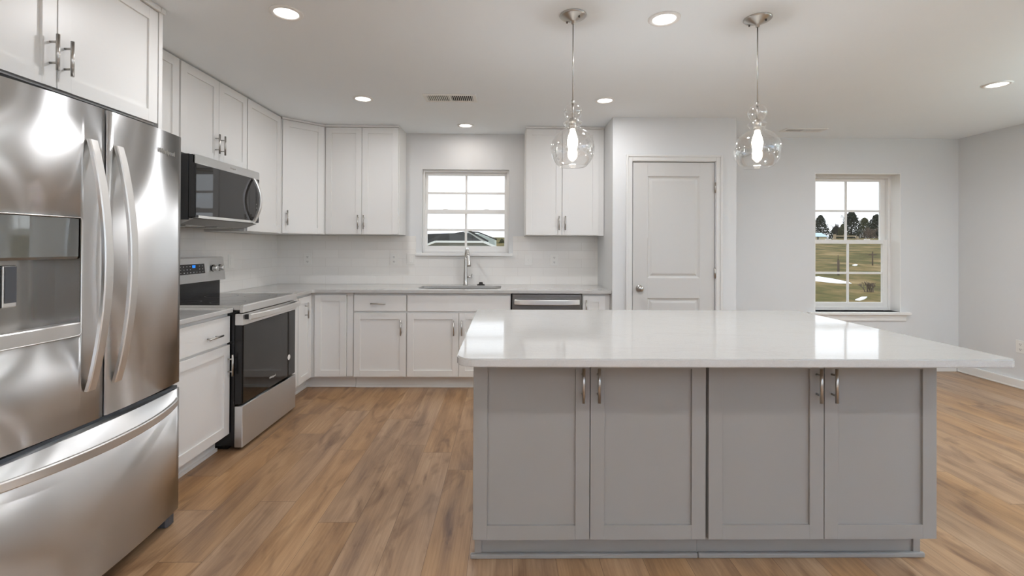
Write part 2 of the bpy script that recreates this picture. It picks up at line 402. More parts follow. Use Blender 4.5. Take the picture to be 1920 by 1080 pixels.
FB = F((0, YREAR, 0), u=(-1, 0, 0), w=(0, 1, 0))        # rear wall behind the camera, u = -X
BW = [(-4.1, -1.7, 0.02, 2.12), (.2, 1.7, .62, 2.14)]
m = MB(); wall_with_hole(m, FB, -XR-.15, -XL+.15, 0, CEIL, .15, BW); struct(m.build('wall_rear', wall_m))
# pantry box
D1 = (1.170, 1.934, 0, 2.114)
m = MB(); wall_with_hole(m, F((0, PY, 0)), PX0, PX1, 0, CEIL, .11, [D1])
m.box(PX0, PX0+.11, PY+.11, YK, 0, CEIL).box(PX1-.11, PX1, PY+.11, YB, 0, CEIL)
struct(m.build('wall_pantry', wall_m))
# baseboards
def baseboard(name, pts):
    m = MB()
    for (x0, x1, y0, y1) in pts:
        m.box(x0, x1, y0, y1, 0, .085, .003)
    struct(m.build(name, trim_m))
baseboard('baseboard_right', [(XR-.016, XR, YREAR, YB), (XR-.032, XR-.014, YREAR, YB-.016)])
baseboard('baseboard_back', [(PX1, XR-.034, YB-.016, YB)])
baseboard('baseboard_pantry', [(PX1, PX1+.016, PY, YB-.018), (1.995, PX1+.016, PY-.016, PY)])
# the small quarter round under the right baseboard
o = MB().box(XR-.034, XR-.016, YREAR, YB-.016, 0, .02, .006).build('trim_1', trim_m); struct(o)

# ------------------------------------------------------------------ windows
def window(name, fr, hole, depth0, grid=True, frame=.035, stile=.045, split=None):
    """double hung window in a hole; the frame begins depth0 behind the wall face"""
    u0, u1, v0, v1 = hole; c = fr.p((u0+u1)/2, v0, 0); root = empty_struct(name, c)
    d = -depth0
    m = MB()
    m.box(u0, u0+frame, v0, v1, d-.075, d, .002, fr).box(u1-frame, u1, v0, v1, d-.075, d, .002, fr)
    m.box(u0+frame, u1-frame, v1-frame, v1, d-.075, d, .002, fr).box(u0+frame, u1-frame, v0, v0+frame, d-.075, d, .002, fr)
    m.build('frame', trim_m, root)
    a, b = u0+frame, u1-frame; zb, zt = v0+frame, v1-frame; mid = split if split else (zb+zt)/2
    for nm, (s0, s1), w1 in (('upper_sash', (mid-.005, zt), d-.042), ('lower_sash', (zb, mid+.035), d-.010)):
        m = MB(); w0 = w1-.028
        bot = .032 if nm == 'upper_sash' else .052; top = .03 if nm == 'upper_sash' else .045
        m.box(a, a+stile, s0, s1, w0, w1, .002, fr).box(b-stile, b, s0, s1, w0, w1, .002, fr)
        m.box(a+stile, b-stile, s0, s0+bot, w0, w1, .002, fr).box(a+stile, b-stile, s1-top, s1, w0, w1, .002, fr)
        g0, g1 = s0+bot, s1-top
        if grid:
            m.box((a+b)/2-.012, (a+b)/2+.012, g0, g1, w0+.008, w1-.008, .002, fr)
            m.box(a+stile, (a+b)/2-.012, (g0+g1)/2-.012, (g0+g1)/2+.012, w0+.008, w1-.008, .002, fr)
            m.box((a+b)/2+.012, b-stile, (g0+g1)/2-.012, (g0+g1)/2+.012, w0+.008, w1-.008, .002, fr)
        sash = m.build(nm, trim_m, root)
        m = MB(); t = bmesh.new(); q = [fr.p(a+stile-.004, g0-.004, (w0+w1)/2), fr.p(b-stile+.004, g0-.004, (w0+w1)/2), fr.p(b-stile+.004, g1+.004, (w0+w1)/2), fr.p(a+stile-.004, g1+.004, (w0+w1)/2)]
        t.faces.new([t.verts.new(p) for p in q]); m.add(t).build('glass', pane_m, sash)
        if nm == 'lower_sash':
            for k in (.25, .75):
                uu = a+(b-a)*k
                MB().box(uu-.028, uu+.028, s1, s1+.008, w0+.002, w1-.004, .002, fr).build('sash_lock', trim_m, sash)
    return root
FK = F((0, YK, 0)); FD = F((0, YB, 0))
w1 = window('window_1', FK, W1, .045, frame=.022, stile=.026, split=1.685)
MB().box(-.938, .088, YK-.042, YK+.045, 1.226, 1.256, .004).build('sill', trim_m, w1)
w2 = window('window_2', FD, W2, .128, frame=.035, stile=.052, split=1.385)
MB().box(W2[0]-.08, W2[1]+.08, YB-.05, YB+.128, .612, .640, .004).build('sill', trim_m, w2)
MB().box(W2[0]-.05, W2[1]+.05, YB-.016, YB, .545, .612, .003).build('apron', trim_m, w2)
m = MB()                                      # painted wooden returns inside the opening
m.box(W2[0], W2[0]+.006, .64, W2[3], -.128, 0, fr=None) if False else None
m.box(W2[1]-.008, W2[1], YB+.001, YB+.128, .640, W2[3]).box(W2[0], W2[0]+.008, YB+.001, YB+.128, .640, W2[3]).box(W2[0]+.008, W2[1]-.008, YB+.001, YB+.128, W2[3]-.008, W2[3])
m.build('jamb', trim_m, w2)
k = 3
for h in RW: window('window_%d' % k, FR, h, .05, split=1.38); k += 1
window('window_%d' % k, FB, BW[1], .05, split=1.38); k += 1
for h in FILL_LW: window('window_%d' % k, FLW, h, .05, split=1.28)  # left window is added, unseen, for more daylight in the room
# patio door behind the camera
u0, u1, v0, v1 = BW[0]; root = empty_struct('door_2', FB.p((u0+u1)/2, 0, 0))
m = MB()
for (a, b, c, d) in ((u0, u0+.06, v0, v1), (u1-.06, u1, v0, v1), ((u0+u1)/2-.05, (u0+u1)/2+.05, v0, v1), (u0+.06, u1-.06, v1-.07, v1), (u0+.06, u1-.06, v0, v0+.09)):
    m.box(a, b, c, d, -.09, -.03, .003, FB)
m.build('frame', trim_m, root)
m = MB(); t = bmesh.new(); t.faces.new([t.verts.new(FB.p(*p)) for p in ((u0+.05, v0+.08, -.06), (u1-.05, v0+.08, -.06), (u1-.05, v1-.06, -.06), (u0+.05, v1-.06, -.06))]); m.add(t).build('glass', pane_m, root)
# light portals for the sky through each opening
def portal(fr, h, d):
    l = bpy.data.lights.new('sky_portal', 'AREA'); l.shape = 'RECTANGLE'; l.size = h[1]-h[0]; l.size_y = h[3]-h[2]; l.cycles.is_portal = True
    o = bpy.data.objects.new('sky_portal', l); COL.objects.link(o)
    wv = Vector((fr.m[0][2], fr.m[1][2], 0)); c = fr.p((h[0]+h[1])/2, (h[2]+h[3])/2, d)
    o.location = c; o.rotation_euler = wv.to_track_quat('-Z', 'Y').to_euler()
for fr, h, d in ((FK, W1, -.17), (FD, W2, -.21), (FR, RW[0], -.16), (FR, RW[1], -.16), (FLW, FILL_LW[0], -.16), (FB, BW[0], -.16), (FB, BW[1], -.16)): portal(fr, h, d)

# ------------------------------------------------------------------ pantry door
FP = F((0, PY, 0)); dr = empty_struct('door_1', (1.552, PY, 0))
u0, u1 = D1[0]+.006, D1[1]-.006
def panel_door(fr, u0, u1, v0, v1, w1, panels, t=.035):
    """moulded two panel door: a grid surface with sunk ogee and raised fields"""
    m = MB(); us = [u0]+[x for p in panels[:1] for x in (p[0], p[1])]+[u1]
    a, b = panels[0][0], panels[0][1]
    m.box(u0, a, v0, v1, w1-t, w1, .0015, fr).box(b, u1, v0, v1, w1-t, w1, .0015, fr)
    edges = [v0]+[e for p in panels for e in (p[2], p[3])]+[v1]
    for i in range(0, len(edges), 2): m.box(a, b, edges[i], edges[i+1], w1-t, w1, 0, fr)
    for (p0, p1, q0, q1) in panels:
        prof = [(0, 0), (.010, -.008), (.022, -.011), (.040, -.004), (.046, -.003)]
        t_ = bmesh.new(); rings = []
        for (ins, dep) in prof:
            rings.append([t_.verts.new(fr.p(x, y, w1+dep)) for x, y in ((p0+ins, q0+ins), (p1-ins, q0+ins), (p1-ins, q1-ins), (p0+ins, q1-ins))])
        for r0, r1 in zip(rings, rings[1:]):
            for k in range(4): t_.faces.new((r0[k], r0[(k+1) % 4], r1[(k+1) % 4], r1[k]))
        t_.faces.new(rings[-1]); bmesh.ops.recalc_face_normals(t_, faces=list(t_.faces))
        if sum((f.normal.dot(Vector((fr.m[0][2], fr.m[1][2], 0)))) for f in t_.faces) < 0: bmesh.ops.reverse_faces(t_, faces=list(t_.faces))
        m.add(t_)
    return m
slab = panel_door(FP, u0, u1, .012, D1[3]-.006, -.004, [(u0+.135, u1-.135, .25, .862), (u0+.135, u1-.135, 1.045, D1[3]-.132)]).build('slab', door_m, dr)
MB().lathe([(0, -.052), (.020, -.050), (.027, -.040), (.026, -.028), (.014, -.020), (.012, -.008), (.030, -.006), (.032, .003)], FP.p(u0+.062, .950, .001), axis=(0, 1, 0)).build('knob', nickel_m, slab)
MB().box(u0-.009, u0-.002, .915, .985, -.012, .002, 0, FP).build('strike_plate', nickel_m, dr)
for z in (1.878, 1.095, .28):
    MB().cyl(FP.p(u1+.004, z-.047, .004), FP.p(u1+.004, z+.047, .004), .008, 10).build('hinge', nickel_m, dr)
# casing round the door
m = MB()
def casing_piece(m, a, b, c, d): m.box(a, b, c, d, 0, .014, .003, FP)
cw = .062
casing_piece(m, D1[0]-cw, D1[0]-.004, 0, D1[3]+cw); casing_piece(m, D1[1]+.004, D1[1]+cw, 0, D1[3]+cw); casing_piece(m, D1[0]-.004, D1[1]+.004, D1[3]+.004, D1[3]+cw)
m.box(D1[0]-cw, D1[0]-cw+.02, 0, D1[3]+cw, .014, .021, .003, FP).box(D1[1]+cw-.02, D1[1]+cw, 0, D1[3]+cw, .014, .021, .003, FP).box(D1[0]-cw+.02, D1[1]+cw-.02, D1[3]+cw-.02, D1[3]+cw, .014, .021, .003, FP)
struct(m.build('trim_2', mat('casing_paint', L(222, 221, 218), .4)))

# ------------------------------------------------------------------ backsplash
m = MB(); BT = 1.436
m.box(XL+.008, PX0, YK-.008, YK, CT, 1.226).box(XL+.008, W1[0]-.062, YK-.008, YK, 1.226, BT).box(.088, PX0, YK-.008, YK, 1.226, BT)
struct(m.build('wall_tile_back', tile_x))
struct(MB().box(XL, XL+.008, 2.395, YK-.008, CT, BT).box(XL, XL+.008, 3.0, 3.77, BT, 1.50).build('wall_tile_left', tile_y))

# ------------------------------------------------------------------ cabinets
def shaker(fr, u0, u1, v0, v1, t=.020, rail=.058, rec=.010):
    m = MB(); e = .0014
    m.box(u0, u0+rail, v0, v1, -t, 0, e, fr).box(u1-rail, u1, v0, v1, -t, 0, e, fr)
    m.box(u0+rail, u1-rail, v0, v0+rail, -t, -.0004, 0, fr).box(u0+rail, u1-rail, v1-rail, v1, -t, -.0004, 0, fr)
    m.box(u0+rail-.004, u1-rail+.004, v0+rail-.004, v1-rail+.004, -t+.002, -rec, 0, fr)
    return m
def pull(fr, u, v, vertical=True, ln=.138, sp=.080, so=.030, r=.0062):
    m = MB()
    if vertical:
        m.cyl(fr.p(u, v-ln/2, so), fr.p(u, v+ln/2, so), r)
        for s in (-1, 1): m.cyl(fr.p(u, v+s*sp/2, -.001), fr.p(u, v+s*sp/2, so), .0045, 12)
    else:
        m.cyl(fr.p(u-ln/2, v, so), fr.p(u+ln/2, v, so), r)
        for s in (-1, 1): m.cyl(fr.p(u+s*sp/2, v, -.001), fr.p(u+s*sp/2, v, so), .0045, 12)
    return m
def cabinet(name, label, cat, fr, u0, u1, v0, v1, depth, fronts, group=None, m=cab_m, toe=0.0, cm=None, body_u=None, side_m=None, top_trim=False, toe_m=None, toe_u=None):
    c = fr.p((u0+u1)/2, v0-toe, -depth/2); root = thing(name, label, cat, c, group)
    b0, b1 = body_u or (u0, u1)
    MB().box(b0, b1, v0, v1, -depth, -.0215, .001, fr).build('body', cm or m, root)
    for f in fronts:
        kind, a, b, c0, c1, h = f[:6]
        if kind == 'door':
            d = shaker(fr, a, b, c0, c1).build('door', m, root)
        elif kind == 'drawer':
            d = MB().box(a, b, c0, c1, -.020, 0, .002, fr).build('drawer_front', m, root)
        elif kind == 'panel':
            d = MB().box(a, b, c0, c1, -.020, 0, .002, fr).build('false_front', m, root)
        if h:
            pull(fr, h[1], h[2], h[0] == 'v').build('handle', nickel_m, d, 'brushed nickel bar handle')
    if toe:
        a, b = toe_u or (u0, u1)
        MB().box(a, b, v0-toe, v0, -depth, -.095, 0, fr).box(a, b, v0-toe, v0-toe+.02, -.095, -.080, 0, fr).build('toe_kick', toe_m or m, root)
    if top_trim:
        MB().box(u0, u1, v1-.020, v1, -.0215, .006, .002, fr).build('top_trim', m, root)
    return root
BASE0, BASE1 = .108, .8975
# back run, doors face the camera
FBB = F((0, 4.36, 0)); FLB = F((-1.770, 0, 0), u=(0, 1, 0), w=(1, 0, 0)); DB = YK-.009-4.36
DL_ = -1.770-(XL+.009)
cabinet('base_cabinet', 'white base cabinet with one drawer over one door, left of the sink cabinet', 'cabinet', FBB, -1.392, -.902, BASE0, BASE1, DB,
        [('drawer', -1.388, -.908, .727, .874, ('h', -1.160, .798)), ('door', -1.388, -.908, .122, .710, ('v', -.951, .575))], 'white base cabinets', toe=BASE0, cm=cab_m)
cabinet('sink_base_cabinet', 'wide white two door base cabinet with a plain false front, below the sink', 'cabinet', FBB, -.902, .060, BASE0, BASE1-.24, DB,
        [('panel', -.896, .054, .727, .874, None), ('door', -.896, -.422, .122, .710, ('v', -.466, .575)), ('door', -.418, .054, .122, .710, ('v', -.392, .575))], 'white base cabinets', toe=BASE0)
cabinet('base_cabinet', 'narrow white base cabinet right of the dishwasher, against the pantry wall', 'cabinet', FBB, .724, .985, BASE0, BASE1, DB,
        [('door', .730, .938, .122, .874, ('v', .758, .770))], 'white base cabinets', toe=BASE0)
sb_ = bpy.data.objects['sink_base_cabinet']
MB().box(-.902, .060, BASE1-.2405, BASE1, -.040, -.0215, 0, FBB).box(-.902, -.884, BASE1-.2405, BASE1, -DB, -.040, 0, FBB).box(.042, .060, BASE1-.2405, BASE1, -DB, -.040, 0, FBB).build('face_frame', cab_m, sb_)
# corner cabinet: L shaped with two doors that meet in the inside corner
root = thing('corner_base_cabinet', 'white corner base cabinet with two doors meeting in the inside corner', 'cabinet', (-2.0, 4.6, 0), 'white base cabinets')
MB().prism([(XL+.009, 3.850), (-1.7915, 3.850), (-1.7915, 4.3815), (-1.396, 4.3815), (-1.396, YK-.009), (XL+.009, YK-.009)], BASE0, BASE1).build('body', cab_m, root)
d = shaker(FLB, 4.072, 4.338, .122, .874).build('door', cab_m, root); pull(FLB, 4.205, .752).build('handle', nickel_m, d, 'brushed nickel bar handle')
MB().box(3.852, 4.066, .122, .874, -.0215, -.004, .001, FLB).build('filler_strip', cab_m, root)
shaker(FBB, -1.748, -1.458, .122, .874).build('door', cab_m, root)
MB().box(-1.452, -1.397, .122, .894, -.0215, -.010, .001, FBB).build('filler_strip', cab_m, root)
MB().prism([(XL+.009, 3.850), (-1.862, 3.850), (-1.862, 4.455), (-1.396, 4.455), (-1.396, YK-.009), (XL+.009, YK-.009)], 0, BASE0).prism([(-1.862, 3.850), (-1.848, 3.850), (-1.848, 4.441), (-1.396, 4.441), (-1.396, 4.455), (-1.862, 4.455)], 0, .02, .004).build('toe_kick', cab_m, root)
# left of the range
cabinet('base_cabinet', 'white base cabinet with one drawer over one door, between refrigerator and range', 'cabinet', FLB, 2.400, 3.068, BASE0, BASE1, DL_,
        [('drawer', 2.424, 3.060, .705, .874, ('h', 2.870, .770)), ('door', 2.424, 3.060, .116, .690, ('v', 3.040, .560))], 'white base cabinets', toe=BASE0)
# wall cabinets
ZU = 1.440; TOPU = CEIL-.002
FUB = F((0, 4.645, 0)); FUL = F((-2.060, 0, 0), u=(0, 1, 0), w=(1, 0, 0)); DU = YK-.001-4.645; DUL = -2.060-(XL+.001)
cabinet('wall_cabinet', 'white two door wall cabinet left of the sink window', 'cabinet', FUB, -1.768, -1.045, ZU, TOPU, DU,
        [('door', -1.764, -1.412, ZU+.004, TOPU-.024, ('v', -1.440, 1.562)), ('door', -1.408, -1.052, ZU+.004, TOPU-.024, ('v', -1.385, 1.562))], 'white wall cabinets', top_trim=True)
cabinet('wall_cabinet', 'white two door wall cabinet right of the sink window', 'cabinet', FUB, .205, PX0-.003, ZU, TOPU, DU,
        [('door', .209, .564, ZU+.004, TOPU-.024, ('v', .535, 1.562)), ('door', .568, .928, ZU+.004, TOPU-.024, ('v', .597, 1.562))], 'white wall cabinets', top_trim=True)
# diagonal corner wall cabinet
pA, pB = Vector((-2.060, 4.354)), Vector((-1.770, 4.645)); dl = (pB-pA).length; ud = (pB-pA).normalized()
FDG = F((pA.x, pA.y, 0), u=(ud.x, ud.y, 0), w=(ud.y, -ud.x, 0))
root = thing('corner_wall_cabinet', 'white diagonal corner wall cabinet with a single door', 'cabinet', (-2.2, 4.8, ZU), 'white wall cabinets')
MB().prism([(XL+.001, 4.354), (pA.x-.0215, 4.354), (pA.x-.003, pA.y+.018), (pB.x-.016, pB.y+.004), (-1.770, 4.667), (-1.770, YK-.001), (XL+.001, YK-.001)], ZU, TOPU).build('body', cab_m, root)
d = shaker(FDG, .012, dl-.012, ZU+.004, TOPU-.024).build('door', cab_m, root); pull(FDG, .048, 1.585).build('handle', nickel_m, d, 'brushed nickel bar handle')
MB().box(.004, dl-.004, TOPU-.02, TOPU, -.0215, .006, .002, FDG).build('top_trim', cab_m, root)
cabinet('wall_cabinet', 'white single door wall cabinet between microwave and diagonal corner cabinet', 'cabinet', FUL, 3.782, 4.352, ZU, TOPU, DUL,
        [('door', 3.788, 4.336, ZU+.004, TOPU-.010, None)], 'white wall cabinets', top_trim=False)
cabinet('wall_cabinet', 'short white two door wall cabinet directly above the microwave', 'cabinet', FUL, 3.004, 3.780, 1.918, TOPU, DUL,
        [('door', 3.008, 3.406, 1.922, TOPU-.010, ('v', 3.368, 2.050)), ('door', 3.410, 3.776, 1.922, TOPU-.010, ('v', 3.434, 2.050))], 'white wall cabinets')
cabinet('wall_cabinet', 'white single door wall cabinet beside the refrigerator, left of the microwave', 'cabinet', FUL, 2.400, 3.002, ZU, TOPU, DUL,
        [('door', 2.440, 2.992, ZU+.004, TOPU-.010, None)], 'white wall cabinets')
FFC = F((-1.730, 0, 0), u=(0, 1, 0), w=(1, 0, 0))
cabinet('refrigerator_cabinet', 'deep white two door cabinet above the stainless refrigerator', 'cabinet', FFC, 1.280, 2.362, 1.928, TOPU, -1.730-(XL+.001),
        [('door', 1.284, 1.831, 1.934, TOPU-.030, ('v', 1.804, 2.062)), ('door', 1.835, 2.358, 1.934, TOPU-.030, ('v', 1.864, 2.060))])
MB().box(1.280, 2.362, TOPU-.026, TOPU, -.0215, .012, .004, FFC).build('top_trim', cab_m, bpy.data.objects['refrigerator_cabinet'])
tag(MB().box(XL+.001, -1.730, 2.364, 2.390, 0, TOPU-.001, .001).box(-1.730, -1.718, 2.364, 2.394, TOPU-.026, TOPU-.001, .003).build('refrigerator_end_panel', cab_m), 'white full height end panel between refrigerator and wall cabinet', 'panel')

# ------------------------------------------------------------------ countertops
CB = CT-.028
root = thing('countertop', 'white quartz L shaped countertop holding the sink, along the tiled wall', 'countertop', (-.7, 4.65, CB))
sx0, sx1, sy0, sy1 = -.825, -.035, 4.475, 4.835
def rounded(x0, x1, y0, y1, r, n=6):
    return arc(x1-r, y1-r, r, 0, 90, n)+arc(x0+r, y1-r, r, 90, 180, n)+arc(x0+r, y0+r, r, 180, 270, n)+arc(x1-r, y0+r, r, 270, 360, n)
t = bmesh.new()
outer = [(XL+.0085, 3.848), (-1.7513, 3.848)]+arc(-1.7513+.03, 4.3286-.03, .03, 180, 90, 6)+[(PX0+.003-.005, 4.3286), (PX0-.002, YK-.0085), (XL+.0085, YK-.0085)]
inner = rounded(sx0, sx1, sy0, sy1, .07)
def loop(pts): 
    vs = [t.verts.new((p[0], p[1], CT)) for p in pts]
    return [t.edges.new((vs[i], vs[(i+1) % len(vs)])) for i in range(len(vs))]
eo = loop(outer); ei = loop(inner)
bmesh.ops.triangle_fill(t, edges=eo+ei, use_beauty=True)
ex = bmesh.ops.extrude_face_region(t, geom=list(t.faces)); 
bmesh.ops.translate(t, verts=[v for v in ex['geom'] if isinstance(v, bmesh.types.BMVert)], vec=(0, 0, CB-CT))
bmesh.ops.recalc_face_normals(t, faces=list(t.faces))
es = [e for e in t.edges if len(e.link_faces) == 2 and abs(e.verts[0].co.z-CT) < 1e-6 and abs(e.verts[1].co.z-CT) < 1e-6 and e.calc_face_angle(0) > 1]
bmesh.ops.bevel(t, geom=es, offset=.004, segments=2, affect='EDGES')
MB().add(t).build('slab', quartz_m, root)
# sink basin below the cut-out
sk = thing('sink', 'stainless undermount sink set in the countertop below the window', 'sink', ((sx0+sx1)/2, (sy0+sy1)/2, CB-.2))
t = bmesh.new(); rings = []
for (off, z) in ((-.03, CB-.001), (.0, CB-.001), (.002, CB-.01), (.006, CB-.17), (.05, CB-.20)):
    pts = rounded(sx0-.006+off, sx1+.006-off, sy0-.006+off, sy1+.006-off, .075)
    rings.append([t.verts.new((p[0], p[1], z)) for p in pts])
for a, b in zip(rings, rings[1:]):
    for i in range(len(a)): t.faces.new((a[i], a[(i+1) % len(a)], b[(i+1) % len(a)], b[i])).smooth = True
t.faces.new(rings[-1])
MB().add(t).build('basin', chrome_m, sk)
MB().cyl(((sx0+sx1)/2, (sy0+sy1)/2+.04, CB-.2015), ((sx0+sx1)/2, (sy0+sy1)/2+.04, CB-.196), .045, 24).build('drain', nickel_m, sk)
tag(MB().box(XL+.0085, -1.7513, 2.394, 3.0625, CB, CT, .003).build('countertop', quartz_m), 'short white quartz countertop between refrigerator and range', 'countertop')

# faucet
fx, fy = -.405, 4.905
fc = thing('faucet', 'brushed nickel pull down kitchen faucet standing behind the sink', 'faucet', (fx, fy, CT))
MB().lathe([(0, 0), (.027, 0), (.027, .006), (.024, .012), (.022, .06), (.0205, .09), (.018, .16), (.015, .27), (.0125, .30), (0, .30)], (fx, fy, CT), 28).build('body', chrome_m, fc)
pts = [(fx, fy, CT+.295)]
for i in range(0, 15):
    a = math.radians(180-i*12.2); pts.append((fx+.052*(1+math.cos(a))*.42, fy-.10*(1+math.cos(a)), CT+.305+.075*math.sin(a)))
sp = MB().tube(pts, .0115, 14).build('spout', chrome_m, fc)
e = Vector(pts[-1]); dn = (e-Vector(pts[-2])).normalized()
MB().lathe([(0, 0), (.013, 0), (.0135, .02), (.016, .07), (.021, .115), (.0215, .122), (0, .122)], e-dn*.004, 24, axis=(dn.x, dn.y, dn.z)).build('spray_head', chrome_m, fc)
MB().box(-.006, .006, -.004, .004, -.012, .012, .002).build('spray_button', rubber_m, fc).location = Vector((e.x, e.y-.022, e.z-.050))
MB().cyl((fx+.015, fy-.004, CT+.082), (fx+.070, fy-.012, CT+.082), .0095, 16).cyl((fx+.058, fy-.012, CT+.088), (fx+.066, fy-.014, CT+.116), .0048, 12).build('lever', chrome_m, fc)
tag(MB().lathe([(0, .030), (.016, .030), (.019, .026), (.022, .011), (.040, .007), (.041, .002), (.038, 0), (0, 0)], (-.245, 4.905, CT), 28).build('sink_stopper', rubber_m), 'black round sink stopper lying on the countertop beside the faucet', 'stopper')

# ------------------------------------------------------------------ island
FI = F((0, 1.922, 0)); IT = .9257; IB = .8945
splits = [(-.1245, .3515), (.3545, .829), (.8405, 1.3165), (1.3195, 1.786)]
for i, lab in enumerate(('grey two door island cabinet, left half of the island', 'grey two door island cabinet, right half of the island')):
    a, b = splits[2*i], splits[2*i+1]
    r = cabinet('island_cabinet', lab, 'cabinet', FI, a[0], b[1], .128, IB-.001, .62,
            [('door', a[0], a[1], .136, IB-.003, ('v', a[1]-.030, .772)), ('door', b[0], b[1], .136, IB-.003, ('v', b[0]+.030, .772))], 'grey island cabinets', m=grey_m, cm=grey_m, body_u=(a[0], b[1]))
    lo, hi = (a[0]+.002, .8345) if i == 0 else (.8355, b[1]+.016)
    mm = MB().box(lo+(.03 if i == 0 else 0), hi-(.03 if i else 0), 0, .128, -.62, -.104, 0, FI)
    if i == 0: mm.box(lo, lo+.03, .0, .128, -.62, -.095, .001, FI)
    else: mm.box(hi-.03, hi, .0, .128, -.62, -.095, .001, FI)
    mm.box(lo-(.018 if i == 0 else 0), hi+(.016 if i else 0), 0, .022, -.104, -.086, .006, FI)
    mm.build('toe_kick', grey_m, r)
# rear panel of the island behind the cabinets
tag(MB().box(-.118, 1.780, 2.5445, 2.72, 0, IB-.001, .002).build('island_support', grey_m), 'grey panelled knee wall carrying the overhang behind the island cabinets', 'island panel')
t = bmesh.new()
poly = [(-.177, 3.025)]+arc(-.177+.070, 1.706+.070, .070, 180, 270, 10)+arc(1.891-.026, 1.706+.026, .026, 270, 360, 6)+[(1.891, 3.025)]
tag(MB().prism(poly, IB, IT, .004).build('island_countertop', quartz_m), 'large glossy white quartz island countertop on grey cabinets', 'countertop')

# ------------------------------------------------------------------ refrigerator
XE, XC = -1.572, -1.540                # door front at the edge and at the middle
y0, y1, yc = 1.365, 2.303, 1.834
fr_ = thing('refrigerator', 'stainless french door refrigerator with water dispenser and bottom freezer', 'refrigerator', (-1.95, yc, 0))
def door_x(y): 
    s = (y-yc)/(y1-yc); return XC+(XE-XC)*abs(s)**2.2
def bow_panel(ya, yb, za, zb, back, n=16, bev=.008, hole=None):
    ys = [ya+(yb-ya)*i/n for i in range(n+1)]
    m = MB(); t = bmesh.new()
    poly = []
    for i, y in enumerate(ys):
        poly.append((door_x(y), y))
    # soft corners
    poly[0] = (poly[0][0]-.006, poly[0][1]); poly[-1] = (poly[-1][0]-.006, poly[-1][1])
    poly.insert(1, (door_x(ya+.006), ya+.006)); poly.insert(len(poly)-1, (door_x(yb-.006), yb-.006))
    full = [(back, ya)]+poly+[(back, yb)]
    lo = [t.verts.new((p[0], p[1], za)) for p in full]; hi = [t.verts.new((p[0], p[1], zb)) for p in full]; k = len(full)
    t.faces.new(lo[::-1]); t.faces.new(hi)
    for i in range(k):
        f = t.faces.new((lo[i], lo[(i+1) % k], hi[(i+1) % k], hi[i])); f.smooth = 0 < i < k-2
    bmesh.ops.recalc_face_normals(t, faces=list(t.faces))
    return m.add(t)
MB().box(-2.36, -1.690, y0+.012, y1-.012, .05, 1.845, .006).build('case', greyplastic_m, fr_)
MB().box(-1.690, -1.640, y0+.03, y1-.03, .06, 1.835, 0).build('gasket', dark_m, fr_)
ZG = .660
# left door with a real cut-out for the dispenser
dy0, dy1, dz0, dz1 = 1.452, 1.732, 1.003, 1.430
dl_ = bow_panel(y0, dy0, ZG+.012, 1.853, -1.645, 6)
ld = dl_
for args in ((dy0, dy1, ZG+.012, dz0), (dy0, dy1, dz1, 1.853)):
    t = bow_panel(*args, -1.645, 8); me = bpy.data.meshes.new('t'); t.b.to_mesh(me); ld.b.from_mesh(me); bpy.data.meshes.remove(me)
t = bow_panel(dy1, yc-.005, ZG+.012, 1.853, -1.645, 5); me = bpy.data.meshes.new('t'); t.b.to_mesh(me); ld.b.from_mesh(me); bpy.data.meshes.remove(me)
bmesh.ops.remove_doubles(ld.b, verts=list(ld.b.verts), dist=.0002)
def clean_inner(b):
    # drop the walls that lie inside the door between its pieces, keep the dispenser opening
    dead = []
    for f in b.faces:
        c = f.calc_center_median(); n_ = f.normal
        if abs(n_.y) > .9 and (abs(c.y-dy0) < .01 or abs(c.y-dy1) < .01): dead.append(f)
    bmesh.ops.delete(b, geom=dead, context='FACES_ONLY')
ldoor = None
def smooth_front(n_seg=26):
    """one continuous bowed sheet with a rectangular hole"""
    t = bmesh.new(); ys = sorted(set([y0+.0+i*(yc-.005-y0)/n_seg for i in range(n_seg+1)]+[dy0, dy1])); zs = [ZG+.012, dz0, dz1, 1.853]
    def X(y):
        x = door_x(y)
        if y < y0+.002: x -= .006
        if y > yc-.007: x -= .003
        return x
    g = {}
    for y in ys:
        for z in zs: g[y, z] = t.verts.new((X(y), y, z))
    for a, b in zip(ys, ys[1:]):
        for k in range(3):
            if k == 1 and a >= dy0-1e-6 and b <= dy1+1e-6: continue
            f = t.faces.new((g[a, zs[k]], g[b, zs[k]], g[b, zs[k+1]], g[a, zs[k+1]])); f.smooth = True
    bk = {}
    def B(v): 
        key = (round(v.co.y, 5), round(v.co.z, 5))
        if key not in bk: bk[key] = t.verts.new((-1.645, v.co.y, v.co.z))
        return bk[key]
    for e in [e for e in t.edges if len(e.link_faces) == 1]:
        a, b = e.verts; t.faces.new((a, b, B(b), B(a)))
    bmesh.ops.recalc_face_normals(t, faces=list(t.faces))
    return t
ld.b.free(); ld.b = smooth_front()
ldoor = ld.build('door', steel_m, fr_)
rdoor = bow_panel(yc+.005, y1, ZG+.012, 1.853, -1.645, 16).build('door', steel_m, fr_)
fz = bow_panel(y0, y1, .062, ZG-.016, -1.645, 30).build('freezer_drawer', steel_m, fr_)
# a thin ledge that catches light along the top of the freezer drawer
MB().box(-1.640, -1.578, y0+.01, y1-.01, ZG-.016, ZG-.004, 0).build('drawer_ledge', greyplastic_m, fz)
